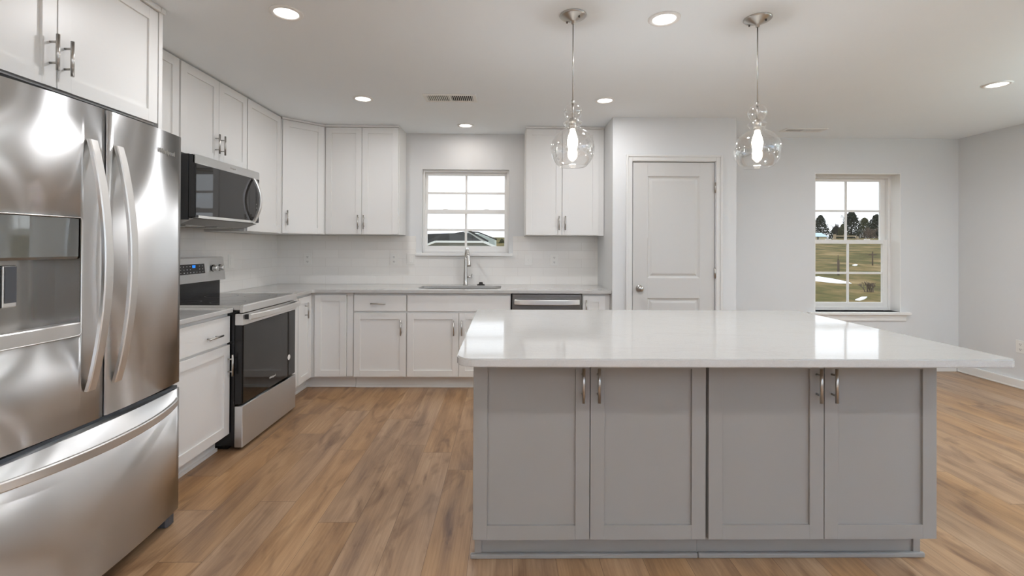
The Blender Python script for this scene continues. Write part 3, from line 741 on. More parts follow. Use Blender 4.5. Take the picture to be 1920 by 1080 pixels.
# bowed door handles
def bow_handle(yh, z0, z1, wd=.040, th=.014, bow=.062, n=22, base=None):
    sec = []
    for i in range(n+1):
        s = i/n; z = z0+(z1-z0)*s; k = math.sin(math.pi*s)**.85; x = (base if base is not None else door_x(yh))+.0005+bow*k
        w = wd*(1-.10*abs(2*s-1))
        sec.append([(x, yh-w/2, z), (x+th*.8, yh-w/2, z), (x+th, yh-w/2+.004, z), (x+th, yh+w/2-.004, z), (x+th*.8, yh+w/2, z), (x, yh+w/2, z)])
    return MB().sweep(None, sec)
for d, yh in ((ldoor, 1.764), (rdoor, 1.884)):
    h = bow_handle(yh, .792, 1.722); 
    h.build('handle', steelh_m, d)
sec = []
for i in range(31):
    s = i/30; y = 1.405+(2.262-1.405)*s; k = math.sin(math.pi*s)**.8; x = door_x(y)+.004+.070*k; z = .590
    hh = .036*(1-.12*abs(2*s-1))
    sec.append([(x, y, z-hh/2), (x+.010, y, z-hh/2), (x+.013, y, z-hh/2+.004), (x+.013, y, z+hh/2-.004), (x+.010, y, z+hh/2), (x, y, z+hh/2)])
MB().sweep(None, sec).build('handle', steelh_m, fz)
# dispenser
ds = MB()
xb = -1.632
ds.box(xb-.006, xb, dy0, dy1, dz0, dz1).box(xb, door_x(dy0)-.004, dy0, dy0+.004, dz0, dz1).box(xb, door_x(dy1)-.002, dy1-.004, dy1, dz0, dz1)
dsp = ds.build('dispenser', steeld_m, ldoor)
sec = []
for i in range(9):
    y = dy0+.004+(dy1-dy0-.012)*i/8; x = door_x(y)-.004; sec.append([(x-.012, y, 1.281), (x-.006, y, 1.281), (x, y, 1.290), (x+.001, y, dz1-.004), (x-.03, y, dz1-.004)])
MB().sweep(None, sec).build('control_panel', mat('dispenser_glass', (.25, .255, .245, 1), .04, .6, spec=.9), dsp)
sec = []
for i in range(9):
    y = dy0+(dy1-dy0)*i/8; x = door_x(y)+.002; sec.append([(xb, y, dz0), (x, y, dz0), (x, y, dz0+.044), (x-.004, y, dz0+.048), (xb, y, dz0+.040)])
MB().sweep(None, sec).build('drip_tray', steelh_m, dsp)
for yp in (1.455+.012, 1.505+.030):
    pd = MB().box(xb, xb+.030, yp-.030, yp-.018, 1.128, 1.264, .001).build('paddle', black_m, dsp)
    MB().box(xb+.022, xb+.034, yp-.018, yp+.026, 1.128, 1.264, .003).build('paddle_frame', steelh_m, pd)
    MB().box(xb+.0345, xb+.036, yp-.012, yp+.024, 1.143, 1.260, 0).build('paddle_pad', greyplastic_m, pd)
m = MB()
for q in (0, 1):
    pass
e0 = []
for i in range(9):
    y = dy0+(dy1-dy0)*i/8; e0.append((door_x(y)+.0015, y, dz1))
MB().tube([(door_x(dy0)+.001, dy0, dz1)]+e0[1:-1]+[(door_x(dy1)+.001, dy1-.006, dz1), (door_x(dy1)+.001, dy1, dz1-.008), (door_x(dy1)+.001, dy1, dz0+.008), (door_x(dy1)+.001, dy1-.008, dz0)]+[(p[0], p[1], dz0) for p in e0[::-1][1:]], .0022, 6).build('dispenser_bezel', steelh_m, ldoor)
# badge
me = text_mesh('Whirlpool', .030); o = bpy.data.objects.new('badge', me); COL.objects.link(o); me.materials.append(nickel_m); o.parent = rdoor
yb_ = 2.180; o.location = Vector((door_x(yb_)+.0012, yb_, 1.758))-fr_.location
sl = (door_x(yb_+.01)-door_x(yb_-.01))/.02
o.matrix_basis = Matrix.Translation(o.location) @ Matrix.Rotation(math.pi/2+math.atan(-sl)*1.0, 4, 'Z') @ Matrix.Rotation(math.pi/2, 4, 'X')
# hinge cover and feet
MB().box(-1.75, -1.62, y1-.10, y1-.02, 1.846, 1.866, .006).build('hinge_cover', greyplastic_m, fr_)
MB().box(-1.66, -1.600, y1-.030, y1-.012, ZG-.010, ZG+.008, .001).build('hinge', steeld_m, fr_)
for s in (y1-.075, y0+.02): MB().prism([(-1.72, s), (-1.585, s), (-1.575, s+.012), (-1.575, s+.043), (-1.585, s+.055), (-1.72, s+.055)], .0, .058, .008).build('foot', greyplastic_m, fr_)
MB().box(-1.74, -1.70, y0+.08, y1-.08, .012, .05, 0).build('base_grille', dark_m, fr_)

# ------------------------------------------------------------------ range
ry0, ry1 = 3.066, 3.842; RX = -1.690
rg = thing('kitchen_range', 'freestanding stainless electric range with black oven door glass', 'range', (-2.03, (ry0+ry1)/2, 0))
MB().box(-2.385, -1.745, ry0+.004, ry1-.004, .03, .905, .003).box(-2.33, -1.80, ry0+.03, ry1-.03, 0, .03).build('body', black_m, rg)
MB().box(-1.742, RX, ry0, ry1, .022, .288, .004).build('storage_drawer', steel_m, rg)
od = MB().box(-1.742, RX-.006, ry0+.002, ry1-.002, .300, .812, .003).build('oven_door', black_m, rg)
MB().box(RX-.006, RX-.002, ry0+.012, ry1-.012, .306, .810, .001).build('door_glass', glassblack_m, od)
MB().box(-1.742, RX, ry0, ry1, .812, .886, .003).build('door_trim', steelh_m, od)
sec = []
for i in range(25):
    s = i/24; y = ry0+.02+(ry1-ry0-.04)*s; k = 1-(2*s-1)**2; x = RX+.026+.030*k
    sec.append([(x, y, .846), (x+.014, y, .846), (x+.017, y, .850), (x+.017, y, .878), (x+.014, y, .882), (x, y, .882)])
h = MB().sweep(None, sec)
h = h.build('handle', steelh_m, od)
for y in (ry0+.034, ry1-.034): MB().box(RX-.001, RX+.027, y-.013, y+.013, .848, .880, .002).build('handle_mount', black_m, h)
MB().cyl((RX-.003, 3.722, .452), (RX-.0005, 3.722, .452), .021, 28).build('sticker', sticker_m, od, 'round white sticker')
me = text_mesh('Whirlpool', .022, .0003); o = bpy.data.objects.new('badge', me); COL.objects.link(o); me.materials.append(sticker_m); o.parent = od
o.matrix_basis = Matrix.Translation(Vector((RX-.0012, 3.462, .372))-rg.location) @ Matrix.Rotation(math.pi/2, 4, 'Z') @ Matrix.Rotation(math.pi/2, 4, 'X')
ck = MB().box(-2.330, RX-.022, ry0+.003, ry1-.003, .905, .9405, .002).build('cooktop', cook_m, rg)
MB().box(RX-.024, RX+.004, ry0, ry1, .893, .9415, .004).box(-2.33, RX-.024, ry0, ry0+.004, .912, .9412, 0).build('front_trim', steelh_m, ck)
for (x, y, rr) in ((-1.90, 3.26, .105), (-1.90, 3.64, .085), (-2.17, 3.26, .075), (-2.17, 3.64, .11)):
    t = MB(); t.lathe([(rr, .0003), (rr+.0025, .0003)], (x, y, .9405)); t.build('burner_ring', greyplastic_m, ck)
m = MB().prism([(-2.385, ry0+.002), (-2.300, ry0+.002), (-2.300, ry1-.012), (-2.385, ry1-.012)], .905, 1.062); bgd = m.build('backguard', black_m, rg)
FRG = F((-2.275, 0, 0), u=(0, 1, 0), w=(1, 0, 0))
t = bmesh.new()
sec = [[(-2.385, y, 1.055), (-2.262, y, 1.055), (-2.282, y, 1.232), (-2.300, y, 1.238), (-2.385, y, 1.238)] for y in (ry0, ry1)]
cp = MB().sweep(None, sec).build('control_panel', steel_m, rg)
def on_panel(z): return -2.262-.020*(z-1.055)/(1.232-1.055)
sec = [[(on_panel(1.118)-.003, y, 1.118), (on_panel(1.118)+.002, y, 1.118), (on_panel(1.190)+.002, y, 1.190), (on_panel(1.190)-.003, y, 1.190)] for y in (3.30, 3.592)]
tp = MB().sweep(None, sec).build('touch_panel', glassblack_m, cp)
MB().box(on_panel(1.172)+.0015, on_panel(1.172)+.0030, 3.452, 3.486, 1.162, 1.182).build('display', disp_m, tp, 'blue lit display')
m = MB()
for iy in range(8):
    for iz in range(3):
        y = 3.325+iy*.0345; z = 1.130+iz*.022
        if 3.44 < y < 3.50 and iz > 0: continue
        m.box(on_panel(z)+.0015, on_panel(z)+.0026, y-.004, y+.004, z-.002, z+.002)
print_marks(tp, m, plastic_m)
for yk in (3.145, 3.215, 3.695, 3.778):
    z = 1.152
    kb = MB().lathe([(0, 0), (.024, 0), (.024, .010), (.021, .014), (.0205, .030), (.018, .034), (0, .034)], (on_panel(z)+.001, yk, z), 28, axis=(1, 0, -.11)).build('knob', steelh_m, cp)
    MB().lathe([(.0245, -.001), (.0265, -.001), (.0265, .007), (.0245, .007)], (on_panel(z)+.001, yk, z), 28, axis=(1, 0, -.11)).build('knob_collar', black_m, kb)
    MB().box(on_panel(z)+.020, on_panel(z)+.042, yk-.0035, yk+.0035, z-.020, z+.020, .001).build('knob_grip', steelh_m, kb)

# ------------------------------------------------------------------ microwave
my0, my1 = 2.998, 3.774; MXF = -1.958; mz0, mz1 = 1.462, 1.912
mw = thing('microwave', 'stainless over the range microwave with dark glass door', 'microwave', (-2.19, (my0+my1)/2, mz0))
MB().box(XL+.009, -2.004, my0+.004, my1-.004, mz0+.03, mz1, .003).build('case', black_m, mw)
d = MB().box(-2.000, MXF-.002, my0, my1, 1.508, mz1-.004, .004).build('door', black_m, mw)
MB().box(-1.975, MXF-.0005, my0, my1, 1.850, mz1-.003, .003).build('top_strip', steel_m, d)
MB().box(-2.000, MXF-.0005, my0+.035, my1-.055, 1.503, 1.522, .002).build('bottom_strip', steelh_m, d)
mg = MB().box(MXF-.004, MXF, my0+.006, my1-.004, 1.522, 1.849, .001).build('door_glass', glassblack_m, d)
sec = []
yh = my1-.098
for i in range(21):
    s = i/20; z = 1.512+(1.846-1.512)*s; k = math.sin(math.pi*s)**.9; x = MXF+.002+.052*k
    sec.append([(x, yh-.015, z), (x+.014, yh-.015, z), (x+.017, yh-.011, z), (x+.017, yh+.011, z), (x+.014, yh+.015, z), (x, yh+.015, z)])
MB().sweep(None, sec).build('handle', steelh_m, d)
sec = [[(XL+.009, y, mz0+.03), (-2.000, y, 1.503), (-1.972, y, 1.500), (-2.06, y, mz0+.004), (XL+.009, y, mz0)] for y in (my0+.01, my1-.01)]
hd = MB().sweep(None, sec).build('vent_underside', filter_m, mw)
for q in (my0+.12, my1-.32): MB().box(-2.33, -2.10, q, q+.20, mz0-.004, mz0+.004).build('grease_filter', steeld_m, hd)
m = MB()
for i in range(4):
    m.box(MXF-.0002, MXF+.0006, my1-.046, my1-.040, 1.56+i*.03, 1.566+i*.03)
print_marks(mg, m, plastic_m)
me = text_mesh('Whirlpool', .016, .0003); o = bpy.data.objects.new('badge', me); COL.objects.link(o); me.materials.append(nickel_m); o.parent = d
o.matrix_basis = Matrix.Translation(Vector((MXF+.0002, (my0+my1)/2+.02, 1.880))-mw.location) @ Matrix.Rotation(math.pi/2, 4, 'Z') @ Matrix.Rotation(math.pi/2, 4, 'X')

# ------------------------------------------------------------------ dishwasher
dw = thing('dishwasher', 'stainless built in dishwasher below the countertop, behind the island', 'dishwasher', (.39, 4.65, 0))
MB().box(.064, .720, 4.40, YK-.02, .02, .893, .002).build('tub', black_m, dw)
d = MB().box(.074, .714, 4.352, 4.398, .115, .889, .004).build('door', steeld_m, dw)
sec = []
for i in range(25):
    s = i/24; x = .094+(.694-.094)*s; k = 1-(2*s-1)**4; y = 4.351-.012-.040*k
    sec.append([(x, y, .795), (x, y-.010, .795), (x, y-.013, .799), (x, y-.013, .836), (x, y-.010, .840), (x, y, .840)])
h = MB().sweep(None, sec)
for x in (.10, .688): h.box(x-.008, x+.008, 4.338, 4.353, .800, .835, .001)
h.build('handle', steelh_m, d)
MB().box(.074, .714, 4.44, 4.46, 0.0, .105).build('toe_kick', black_m, dw)

# ------------------------------------------------------------------ outlets and switches
def outlet(name, label, fr, u, v, kind, group):
    r = thing(name, label, 'outlet' if kind == 'o' else 'switch', fr.p(u, v, 0), group)
    p = MB().box(u-.043, u+.043, v-.061, v+.061, 0, .006, .002, fr).build('plate', plastic_m, r)
    if kind == 'o':
        for s in (-1, 1):
            q = MB().box(u-.018, u+.018, v+s*.024-.015, v+s*.024+.015, .006, .0085, .002, fr).build('socket', plastic_m, r)
            MB().box(u-.008, u-.005, v+s*.024-.004, v+s*.024+.007, .0086, .0092, 0, fr).box(u+.005, u+.008, v+s*.024-.004, v+s*.024+.007, .0086, .0092, 0, fr).box(u-.003, u+.003, v+s*.024-.011, v+s*.024-.006, .0086, .0092, 0, fr).build('slot', slot_m, q, 'dark slots')
    elif kind == 's':
        MB().box(u-.005, u+.005, v-.010, v+.010, .006, .014, .002, fr).build('toggle', plastic_m, r)
    else:
        MB().box(u-.017, u+.017, v-.034, v+.034, .006, .009, .002, fr).build('rocker', plastic_m, r)
    return r
FKT = F((0, YK-.008, 0)); FLT = F((XL+.008, 0, 0), u=(0, 1, 0), w=(1, 0, 0))
outlet('wall_outlet', 'white outlet on the tile nearest the kitchen corner', FKT, -2.072, 1.185, 'o', 'kitchen outlets')
outlet('wall_outlet', 'white outlet on the tile left of the sink, beside the rocker switch', FKT, -1.165, 1.188, 'o', 'kitchen outlets')
outlet('wall_switch', 'white rocker switch on the tile just left of the window sill', FKT, -.988, 1.190, 'r', 'kitchen switches')
outlet('wall_switch', 'white toggle switch on the tile right of the window', FKT, .254, 1.188, 's', 'kitchen switches')
outlet('wall_outlet', 'white outlet on the tile right of the window, under the wall cabinet', FKT, .526, 1.188, 'o', 'kitchen outlets')
outlet('wall_switch', 'white rocker switch on the side tile just behind the range', FLT, 4.140, 1.190, 'r', 'kitchen switches')
outlet('wall_outlet', 'white outlet low on the right dining wall', FR, -4.425, .396, 'o', 'kitchen outlets')

# ------------------------------------------------------------------ ceiling fixtures
def area_light(loc, size, watts, name='downlight_lamp', spread=180):
    l = bpy.data.lights.new(name, 'AREA'); l.shape = 'DISK'; l.size = size; lamp(l, watts); l.spread = math.radians(spread)
    o = bpy.data.objects.new(name, l); COL.objects.link(o); o.location = loc; return o
lights = [
    (-1.12, 2.41, 'recessed ceiling light nearest the refrigerator, at the upper left'),
    (-1.15, 3.81, 'recessed ceiling light in front of the diagonal corner cabinet'),
    (-.39, 4.63, 'small recessed ceiling light above the sink window'),
    (.807, 3.80, 'recessed ceiling light in front of the pantry door, left of its frame'),
    (.824, 2.43, 'recessed ceiling light between the two pendants'),
    (3.557, 3.353, 'recessed ceiling light over the dining area, at the far right'),
    (-1.12, .95, None), (.0, .25, None), (1.6, .25, None), (3.557, 1.2, None), (-1.0, -.9, None), (1.2, -1.2, None), (3.4, -1.2, None)]
for (x, y, lab) in lights:
    lab = lab or 'recessed ceiling light over the living area behind the viewpoint'
    r = thing('recessed_light', lab, 'ceiling light', (x, y, CEIL), 'recessed ceiling lights')
    MB().lathe([(.058, -.003), (.061, -.007), (.072, -.008), (.080, -.005), (.082, 0), (.058, 0)], (x, y, CEIL), 48).build('trim_ring', trim_m, r)
    MB().lathe([(0, -.0030), (.058, -.0030)], (x, y, CEIL), 40).build('lens', lens_m, r)
    a = area_light((x, y, CEIL-.0075), .11, P_SINK if y > 4.5 else tuple(2.2*q for q in P_KITCHEN) if x > 3 and y > 0 else P_KITCHEN if y > 2 else P_FRONT if .2 < y < .3 else P_LIVING)
def pendant(x, y, label, zoff=0.0):
    r = thing('pendant_light', label, 'pendant light', (x, y, CEIL), 'island pendant lights')
    cn = MB().lathe([(.068, 0), (.069, -.004), (.062, -.010), (.016, -.030), (.011, -.034), (.009, -.044), (0, -.044)], (x, y, CEIL), 48).build('canopy', nickel_m, r)
    for a in (-.9, 2.25): MB().cyl((x+.042*math.cos(a), y+.042*math.sin(a)-.0, CEIL-.026), (x+.042*math.cos(a), y+.042*math.sin(a), CEIL-.016), .0045, 10).build('screw', slot_m, cn)
    MB().cyl((x, y, 2.070+zoff), (x, y, CEIL-.042), .0032, 10).build('cord', nickel_m, r)
    MB().cyl((x, y, 2.062+zoff), (x, y, 2.084+zoff), .007, 16).cyl((x, y, 1.985+zoff), (x, y, 2.064+zoff), .005, 14).build('stem', nickel_m, r)
    prof = [(.009, 2.070), (.020, 2.068), (.034, 2.057), (.043, 2.042), (.046, 2.027), (.043, 2.010), (.034, 1.995), (.026, 1.988), (.027, 1.983), (.036, 1.977), (.046, 1.970), (.048, 1.965), (.044, 1.957), (.037, 1.950), (.036, 1.943), (.042, 1.935), (.060, 1.926), (.080, 1.911), (.097, 1.890), (.108, 1.865), (.1125, 1.838), (.110, 1.810), (.102, 1.785), (.088, 1.763), (.074, 1.748), (.068, 1.743), (.066, 1.744)]
    MB().lathe([(a, b+zoff) for a, b in prof], (x, y, 0), 64).build('glass_shade', shade_m, r)
    sk = MB().lathe([(0, 1.990), (.016, 1.990), (.019, 1.985), (.0195, 1.938), (.014, 1.934), (0, 1.934)], (x, y, zoff), 28).build('socket', nickel_m, r)
    MB().lathe([(.013, 1.934), (.014, 1.922), (.022, 1.900), (.027, 1.876), (.026, 1.858), (.021, 1.832), (.015, 1.806), (.011, 1.794), (0, 1.790)], (x, y, zoff), 28).build('bulb', bulb_m, sk)
    l = bpy.data.lights.new('bulb_lamp', 'POINT'); lamp(l, P_BULB); l.shadow_soft_size = .02
    o = bpy.data.objects.new('bulb_lamp', l); COL.objects.link(o); o.location = (x, y, 1.765+zoff)
pendant(.346, 2.405, 'left glass pendant light over the island, in front of the wall cabinet')
pendant(1.307, 2.420, 'right glass pendant light over the island, beside the pantry door', .004)

def fill_torchiere(x, y, where, p):  # uplighter added out of view; its ceiling bounce fills the room
    r = thing('fill_floor_lamp', 'added fill uplighter, unseen, standing '+where+' behind the viewpoint', 'fill light', (x, y, 0), 'added fill uplighters')
    MB().lathe([(0, .022), (.13, .020), (.14, .010), (.14, 0), (0, 0)], (x, y, 0), 40).build('base', nickel_m, r)
    MB().cyl((x, y, .02), (x, y, 1.70), .013, 16).build('pole', nickel_m, r)
    MB().lathe([(0, 1.695), (.05, 1.70), (.13, 1.74), (.185, 1.80), (.18, 1.80), (.125, 1.748), (.05, 1.71), (0, 1.705)], (x, y, 0), 40).build('bowl', trim_m, r)
    a = area_light((x, y, 1.79),   .30, p, 'fill_lamp', 170); a.rotation_euler = (math.pi, 0, 0)
for x, y, where, p in ((-1.8, -1.8, 'by the left wall', P_FILL_A), (1.2, -2.8, 'by the rear wall', P_FILL_B), (4.4, -1.4, 'between the right windows', P_FILL_C),
                       (4.5, 1.9, 'beside the dining area, right of the frame', P_FILL_D)):
    fill_torchiere(x, y, where, p)

def vent(x0, x1, y0, y1, label):
    r = thing('ceiling_vent', label, 'vent', ((x0+x1)/2, (y0+y1)/2, CEIL), 'ceiling vents')
    b = .028; m = MB()
    m.box(x0, x1, y0, y0+b, CEIL-.008, CEIL, .002).box(x0, x1, y1-b, y1, CEIL-.008, CEIL, .002).box(x0, x0+b, y0+b, y1-b, CEIL-.008, CEIL, 0).box(x1-b, x1, y0+b, y1-b, CEIL-.008, CEIL, 0)
    xm = (x0+x1)/2; m.box(xm-.008, xm+.008, y0+b, y1-b, CEIL-.008, CEIL, 0); m.build('frame', trim_m, r)
    MB().box(x0+b, x1-b, y0+b, y1-b, CEIL-.0012, CEIL-.0002).build('duct', dark_m, r)
    for (a, c, sg) in ((x0+b, xm-.008, 1), (xm+.008, x1-b, -1)):
        m = MB(); n = 11
        for i in range(n):
            xx = a+(c-a)*(i+.5)/n; w = (c-a)/n*.17
            t = bmesh.new(); q = [(xx-w-sg*.0012, y0+b, CEIL-.0075), (xx+w-sg*.0012, y0+b, CEIL-.0075), (xx+w+sg*.0012, y0+b, CEIL-.0015), (xx-w+sg*.0012, y0+b, CEIL-.0015)]
            v0_ = [t.verts.new(p) for p in q]; v1_ = [t.verts.new((p[0], y1-b, p[2])) for p in q]
            t.faces.new(v0_); t.faces.new(v1_[::-1])
            for k in range(4): t.faces.new((v0_[k], v0_[(k+1) % 4], v1_[(k+1) % 4], v1_[k]))
            bmesh.ops.recalc_face_normals(t, faces=list(t.faces)); m.add(t)
        m.build('louvers', trim_m, r)
vent(-.648, -.232, 3.672, 3.865, 'white ceiling vent in the kitchen, before the sink window')
vent(2.80, 3.22, 4.640, 4.775, 'white ceiling vent close to the dining wall, above its window')

# ------------------------------------------------------------------ outdoors
def gz(x, y):                      # the lawn: falls away from the house, then rises to the tree line
    z = -.75+.10*math.sin(x*.35+.4)*math.sin(y*.3)
    if y > 14: z += (min(y, 60)-14)*.070+max(0, y-60)*.004
    return z if x > 2 else z-(2-x)*.012
t = bmesh.new(); nx, ny = 50, 60; g = []
for j in range(ny+1):
    y = 5.6+(130-5.6)*(j/ny)**2
    row = []
    for i in range(nx+1):
        x = -60+200*i/nx
        row.append(t.verts.new((x, y, gz(x, y))))
    g.append(row)
for j in range(ny):
    for i in range(nx): t.faces.new((g[j][i], g[j][i+1], g[j+1][i+1], g[j+1][i])).smooth = True
struct(MB().add(t).build('ground', grass_m))
struct(MB().box(-80, 80, -80, -4.2, -.95, -.75).box(5.4, 80, -4.2, 5.6, -.95, -.75).build('ground_rear', grass_m))
def ray(px, py):                   # direction of view through a place in the picture, used to survey the garden
    d = r_*((px-CAM_CX)/CAM_F)+f_-u_*((py-CAM_CY)/CAM_F); return d
def on_ground(px, py):
    d = ray(px, py); s = 5.7
    while s < 160:
        p = Vector((0, 0, CAM_Z))+d*s
        if p.z < gz(p.x, p.y): return p
        s += .05
    return Vector((0, 0, CAM_Z))+d*90
def at_depth(px, py, dep): return Vector((0, 0, CAM_Z))+ray(px, py)*dep
def snow(label, pts):
    q = [on_ground(*p) for p in pts]; c = sum(q, Vector())/len(q)
    t = bmesh.new(); top = [t.verts.new((p.x, p.y, gz(p.x, p.y)+.02)) for p in q]; mid = t.verts.new((c.x, c.y, gz(c.x, c.y)+.07))
    bot = [t.verts.new((p.x, p.y, gz(p.x, p.y)-.08)) for p in q]; n = len(q)
    for i in range(n):
        t.faces.new((top[i], top[(i+1) % n], mid)).smooth = True; t.faces.new((bot[i], bot[(i+1) % n], top[(i+1) % n], top[i]))
    bmesh.ops.recalc_face_normals(t, faces=list(t.faces))
    tag(MB().add(t).build('snow_patch', snow_m), label, 'snow', 'snow patches on the field')
snow('long white strip of snow lying across the field', [(1512, 526), (1512, 521), (1535, 519), (1560, 523), (1590, 529), (1597, 532), (1575, 532), (1550, 530)])
snow('small slanted snow patch below the bare bush', [(1603, 563), (1610, 560.5), (1620, 557.5), (1626, 557), (1622, 560.5), (1612, 564)])
snow('tiny far snow patch between the fence posts', [(1598, 497.5), (1602, 496), (1608, 496.3), (1607, 498), (1602, 498.4)])
b = on_ground(1572, 516); tag(MB().cyl((b.x, b.y, b.z-.3), (b.x, b.y, at_depth(1572, 488, b.y).z), .055, 10).cyl((b.x-.02, b.y, at_depth(1572, 490, b.y).z), (b.x-.02, b.y, at_depth(1572, 478, b.y).z), .015, 6).build('fence_post', woodpost_m), 'thick dark wooden fence post in the field', 'post')
b = on_ground(1636, 497); tag(MB().cyl((b.x, b.y, b.z-.3), (b.x, b.y, at_depth(1636, 472, b.y).z), .035, 8).box(b.x-.22, b.x+.22, b.y-.02, b.y+.02, at_depth(1636, 478, b.y).z-.02, at_depth(1636, 478, b.y).z+.02).build('fence_post', woodpost_m), 'thin dark crossed post standing farther out in the field', 'post')
# rail fence at the far edge
DF = 52.0
rf = thing('rail_fence', 'pale wooden rail fence in front of the tree line', 'fence', at_depth(1590, 452, DF))
for px in (1570, 1590, 1613):
    a = at_depth(px, 456, DF); c = at_depth(px, 439 if px < 1600 else 443, DF); MB().box(a.x-.10, a.x+.10, DF-.1, DF+.1, a.z-.8, c.z).build('post', railwood_m, rf)
a = at_depth(1570, 442.5, DF); c = at_depth(1613, 443.5, DF); MB().box(a.x+.10, c.x-.10, DF-.05, DF+.05, a.z-.06, a.z+.07).build('rail', railwood_m, rf)
# shed
DS = 58.0
a = at_depth(1522, 456, DS); c = at_depth(1557, 437.5, DS); wz = at_depth(1540, 443, DS).z
sh = thing('shed', 'small cream garden shed with a pale blue roof by the trees', 'shed', ((a.x+c.x)/2, DS+1.2, a.z-.5))
MB().box(a.x+.2, c.x-.15, DS, DS+2.4, a.z-.8, wz).build('walls', shedwall_m, sh)
MB().box(a.x+1.0, a.x+1.12, DS-.04, DS, a.z-.8, wz).build('corner_trim', shedtrim_m, sh)
sec = [[(x, DS-.25, wz-.05), (x, DS+2.65, wz-.05), (x, DS+1.2, c.z+.1)] for x in (a.x, c.x)]
MB().sweep(None, sec).build('roof', shedroof_m, sh)
# trees
def blob_tree(name, label, px, top, dep, wpx, group, m_, seed, cat='tree', base=455):
    rnd = random.Random(seed); b = at_depth(px, base, dep); tz = at_depth(px, top, dep).z; w = wpx/CAM_F*dep/2; z0 = b.z-1.2; h = tz-z0
    r = thing(name, label, cat, (b.x, dep, z0), group)
    MB().cyl((b.x, dep, z0), (b.x, dep, z0+h*.6), .25, 8, .1).build('trunk', bark_m, r)
    t = bmesh.new()
    for i in range(2600):
        s = rnd.random()**.8; a = rnd.random()*2*math.pi; env = w*(1-s)**.55*(.55+.45*min(1, s*6))*(.75+.35*rnd.random())
        rr = env*math.sqrt(rnd.random()); p = Vector((b.x+rr*math.cos(a), dep+rr*math.sin(a), z0+h*(.06+.94*s)))
        sz = w*.075*(.6+.8*rnd.random())
        d1 = Vector((rnd.uniform(-1, 1), rnd.uniform(-1, 1), rnd.uniform(-.6, .6))).normalized(); d2 = d1.orthogonal().normalized(); d3 = d1.cross(d2)
        vs = [t.verts.new(p+d1*sz), t.verts.new(p+d2*sz*.6), t.verts.new(p-d1*sz*.5-d2*sz*.3), t.verts.new(p+d3*sz*.6)]
        for q in ((0, 1, 2), (0, 1, 3), (1, 2, 3), (0, 2, 3)): t.faces.new([vs[k] for k in q])
    MB().add(t).build('foliage', m_, r)
def bare_tree(name, label, px, top, dep, wpx, group, seed, cat='tree', base=455, levels=5, r0=.09, multi=1, mm=None):
    rnd = random.Random(seed); b = at_depth(px, base, dep) if base > 0 else on_ground(px, -base); dep = b.y
    tz = at_depth(px, top, dep).z; z0 = (b.z-1.0) if base > 0 else b.z-.05; h = tz-z0; w = wpx/CAM_F*dep/2
    r = thing(name, label, cat, (b.x, dep, z0), group); mb = MB()
    def grow(p, d, ln, rad, lv):
        q = p+d*ln; mid = (p+q)/2+Vector((rnd.uniform(-1, 1), rnd.uniform(-1, 1), 0))*ln*.06
        mb.tube([p, mid, q], [rad, rad*.85, rad*.65], 4, False)
        if lv <= 0: return
        for k in range(3 if lv > 1 else 4):
            ax = Vector((rnd.uniform(-1, 1)*(w/h*1.3+.25), rnd.uniform(-1, 1)*(w/h*1.3+.25), rnd.uniform(-.15, .6)))
            nd = (d*.75+ax*.75).normalized(); grow(p+d*ln*rnd.uniform(.6, 1), nd, ln*rnd.uniform(.62, .82), rad*.6, lv-1)
    for k in range(multi):
        d = Vector((rnd.uniform(-1, 1)*(.45 if multi > 1 else .05), rnd.uniform(-1, 1)*.3, 1)).normalized(); grow(Vector((b.x+(k-multi/2)*.06*(multi > 1), dep, z0)), d, h*.30, r0, levels)
    mb.build('branches', mm or twig_m, r)
TG = 'trees at the edge of the field'
blob_tree('evergreen_tree', 'dark evergreen tree behind the shed, leftmost through the dining window', 1543, 403, 75, 46, TG, ever_m, 1)
blob_tree('evergreen_tree', 'low dark tree filling the gap right of the shed', 1573, 424, 82, 40, TG, ever_m, 2)
blob_tree('evergreen_tree', 'tall dark evergreen in the middle of the tree line', 1602, 395, 74, 52, TG, ever_m, 3)
blob_tree('evergreen_tree', 'olive green tree at the foot of the tall evergreen', 1586, 420, 70, 34, TG, ever2_m, 4)
blob_tree('evergreen_tree', 'dark evergreen at the right end of the tree line', 1650, 402, 78, 52, TG, ever_m, 5)
blob_tree('evergreen_tree', 'mid height evergreen behind the brown bare tree', 1627, 408, 90, 44, TG, ever2_m, 6)
bare_tree('bare_tree', 'bare brown spreading tree in front of the right evergreens', 1630, 412, 66, 60, TG, 11, multi=3, levels=4)
bare_tree('bare_tree', 'bare twiggy tree rising above the tall evergreen', 1596, 378, 78, 22, TG, 12, levels=4, mm=bark_m)
bare_tree('bare_tree', 'thin bare tree standing in the gap left of the middle', 1569, 400, 72, 16, TG, 13, levels=4, mm=bark_m)
bare_tree('bare_bush', 'bare brown multi stemmed bush in the near field', 1631, 519, 0, 40, None, 21, cat='bush', base=-547, levels=3, r0=.022, multi=6)
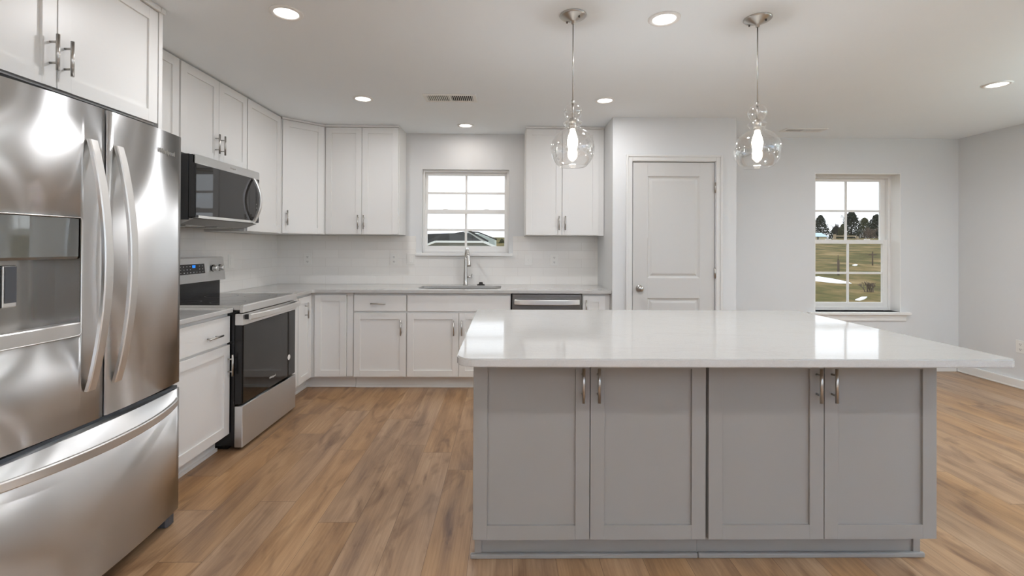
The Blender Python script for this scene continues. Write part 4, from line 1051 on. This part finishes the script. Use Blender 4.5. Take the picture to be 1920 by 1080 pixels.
# more of the same tree line out of the frame, seen from beside
# neighbouring house beyond the kitchen window
HD = 24.0
def hp(px, py, d=HD): return at_depth(px, py, d)
hs = thing('house', 'neighbouring house with dark shingle roof seen through the sink window', 'house', (hp(850, 470).x, HD+3, -1.6))
def rake(m, a, b, wd, d, dep=.25):
    p, q = hp(*a, d), hp(*b, d); dr_ = Vector((q.x-p.x, q.z-p.z)); n_ = Vector((-dr_.y, dr_.x)).normalized()*wd
    m.prism([(p.x, p.z), (q.x, q.z), (q.x+n_.x, q.z+n_.y), (p.x+n_.x, p.z+n_.y)], 0, dep, 0, F((0, d, 0)))
def poly(m, pts, d, w0, w1):
    m.prism([(p.x, p.z) for p in (hp(a, b, d) for a, b in pts)], w0, w1, 0, F((0, d, 0)))
m = MB(); poly(m, [(780, 484), (932, 484), (932, 466), (906, 455.5), (817, 455), (796, 464), (780, 470)], HD, -.6, 0); m.build('walls', siding_m, hs)
m = MB(); rake(m, (790, 465.5), (817, 455), .10, HD-.05, .12); rake(m, (817, 455), (906, 455.5), .10, HD-.05, .12); rake(m, (906, 455.5), (934, 466.5), .10, HD-.05, .12); m.build('gutter', htrim_m, hs)
# main roof: front slope climbing away from the eave, hipped at both ends
def rp(px, py, d): return hp(px, py, d)
A = [rp(770, 466, HD+.2), rp(817, 454.6, HD+.2), rp(907, 455, HD+.2), rp(905, 454.5, HD+2.5), rp(874, 434.8, HD+4), rp(862, 436, HD+4), rp(853, 438.2, HD+4), rp(830, 438.6, HD+4), rp(790, 440, HD+4), rp(770, 441, HD+4)]
t = bmesh.new(); lo = [t.verts.new(p) for p in A]; hi = [t.verts.new(p+Vector((0, .12, .04))) for p in A]; n = len(A)
t.faces.new(lo); t.faces.new(hi[::-1])
for i in range(n): t.faces.new((lo[i], lo[(i+1) % n], hi[(i+1) % n], hi[i]))
bmesh.ops.triangulate(t, faces=[f for f in t.faces if len(f.verts) > 4]); bmesh.ops.recalc_face_normals(t, faces=list(t.faces)); MB().add(t).build('roof', shingle_m, hs)
D2 = HD+4.4
m = MB(); poly(m, [(862, 437.5), (884, 434.5), (914, 455), (914, 480), (862, 480)], D2, -3.0, -.05); m.build('gable_wing', siding2_m, hs)
m = MB(); rake(m, (870, 435.5), (909, 455.2), .16, D2-.3); m.build('rake_board', htrim_m, hs)
m = MB(); rake(m, (879, 434.2), (915, 454.2), .10, D2-.12, .5); m.build('wing_roof', shingle_m, hs)
D3 = 34.0
h2 = thing('house', 'farther pale sided house at the right edge of the sink window', 'house', (hp(915, 470, D3).x, D3+3, -1.6))
g3 = [hp(890, 437.5, D3), hp(898, 437.5, D3), hp(928, 449.5, D3), hp(928, 484, D3), hp(870, 484, D3), hp(870, 437.5, D3)]
MB().prism([(p.x, p.z) for p in g3], -6, 0, 0, F((0, D3, 0))).build('walls', siding2_m, h2)
m = MB(); rake(m, (897, 437), (931, 450.3), .09, D3-.3, .3); rake(m, (884, 436.5), (898, 437), .09, D3-.3, .3); m.build('roof', shingle_m, h2)
blob_tree('evergreen_tree', 'low dark hedge tree at the right edge of the sink window', 941, 448, 48, 28, None, ever2_m, 31, base=464)

bpy.context.view_layer.update()
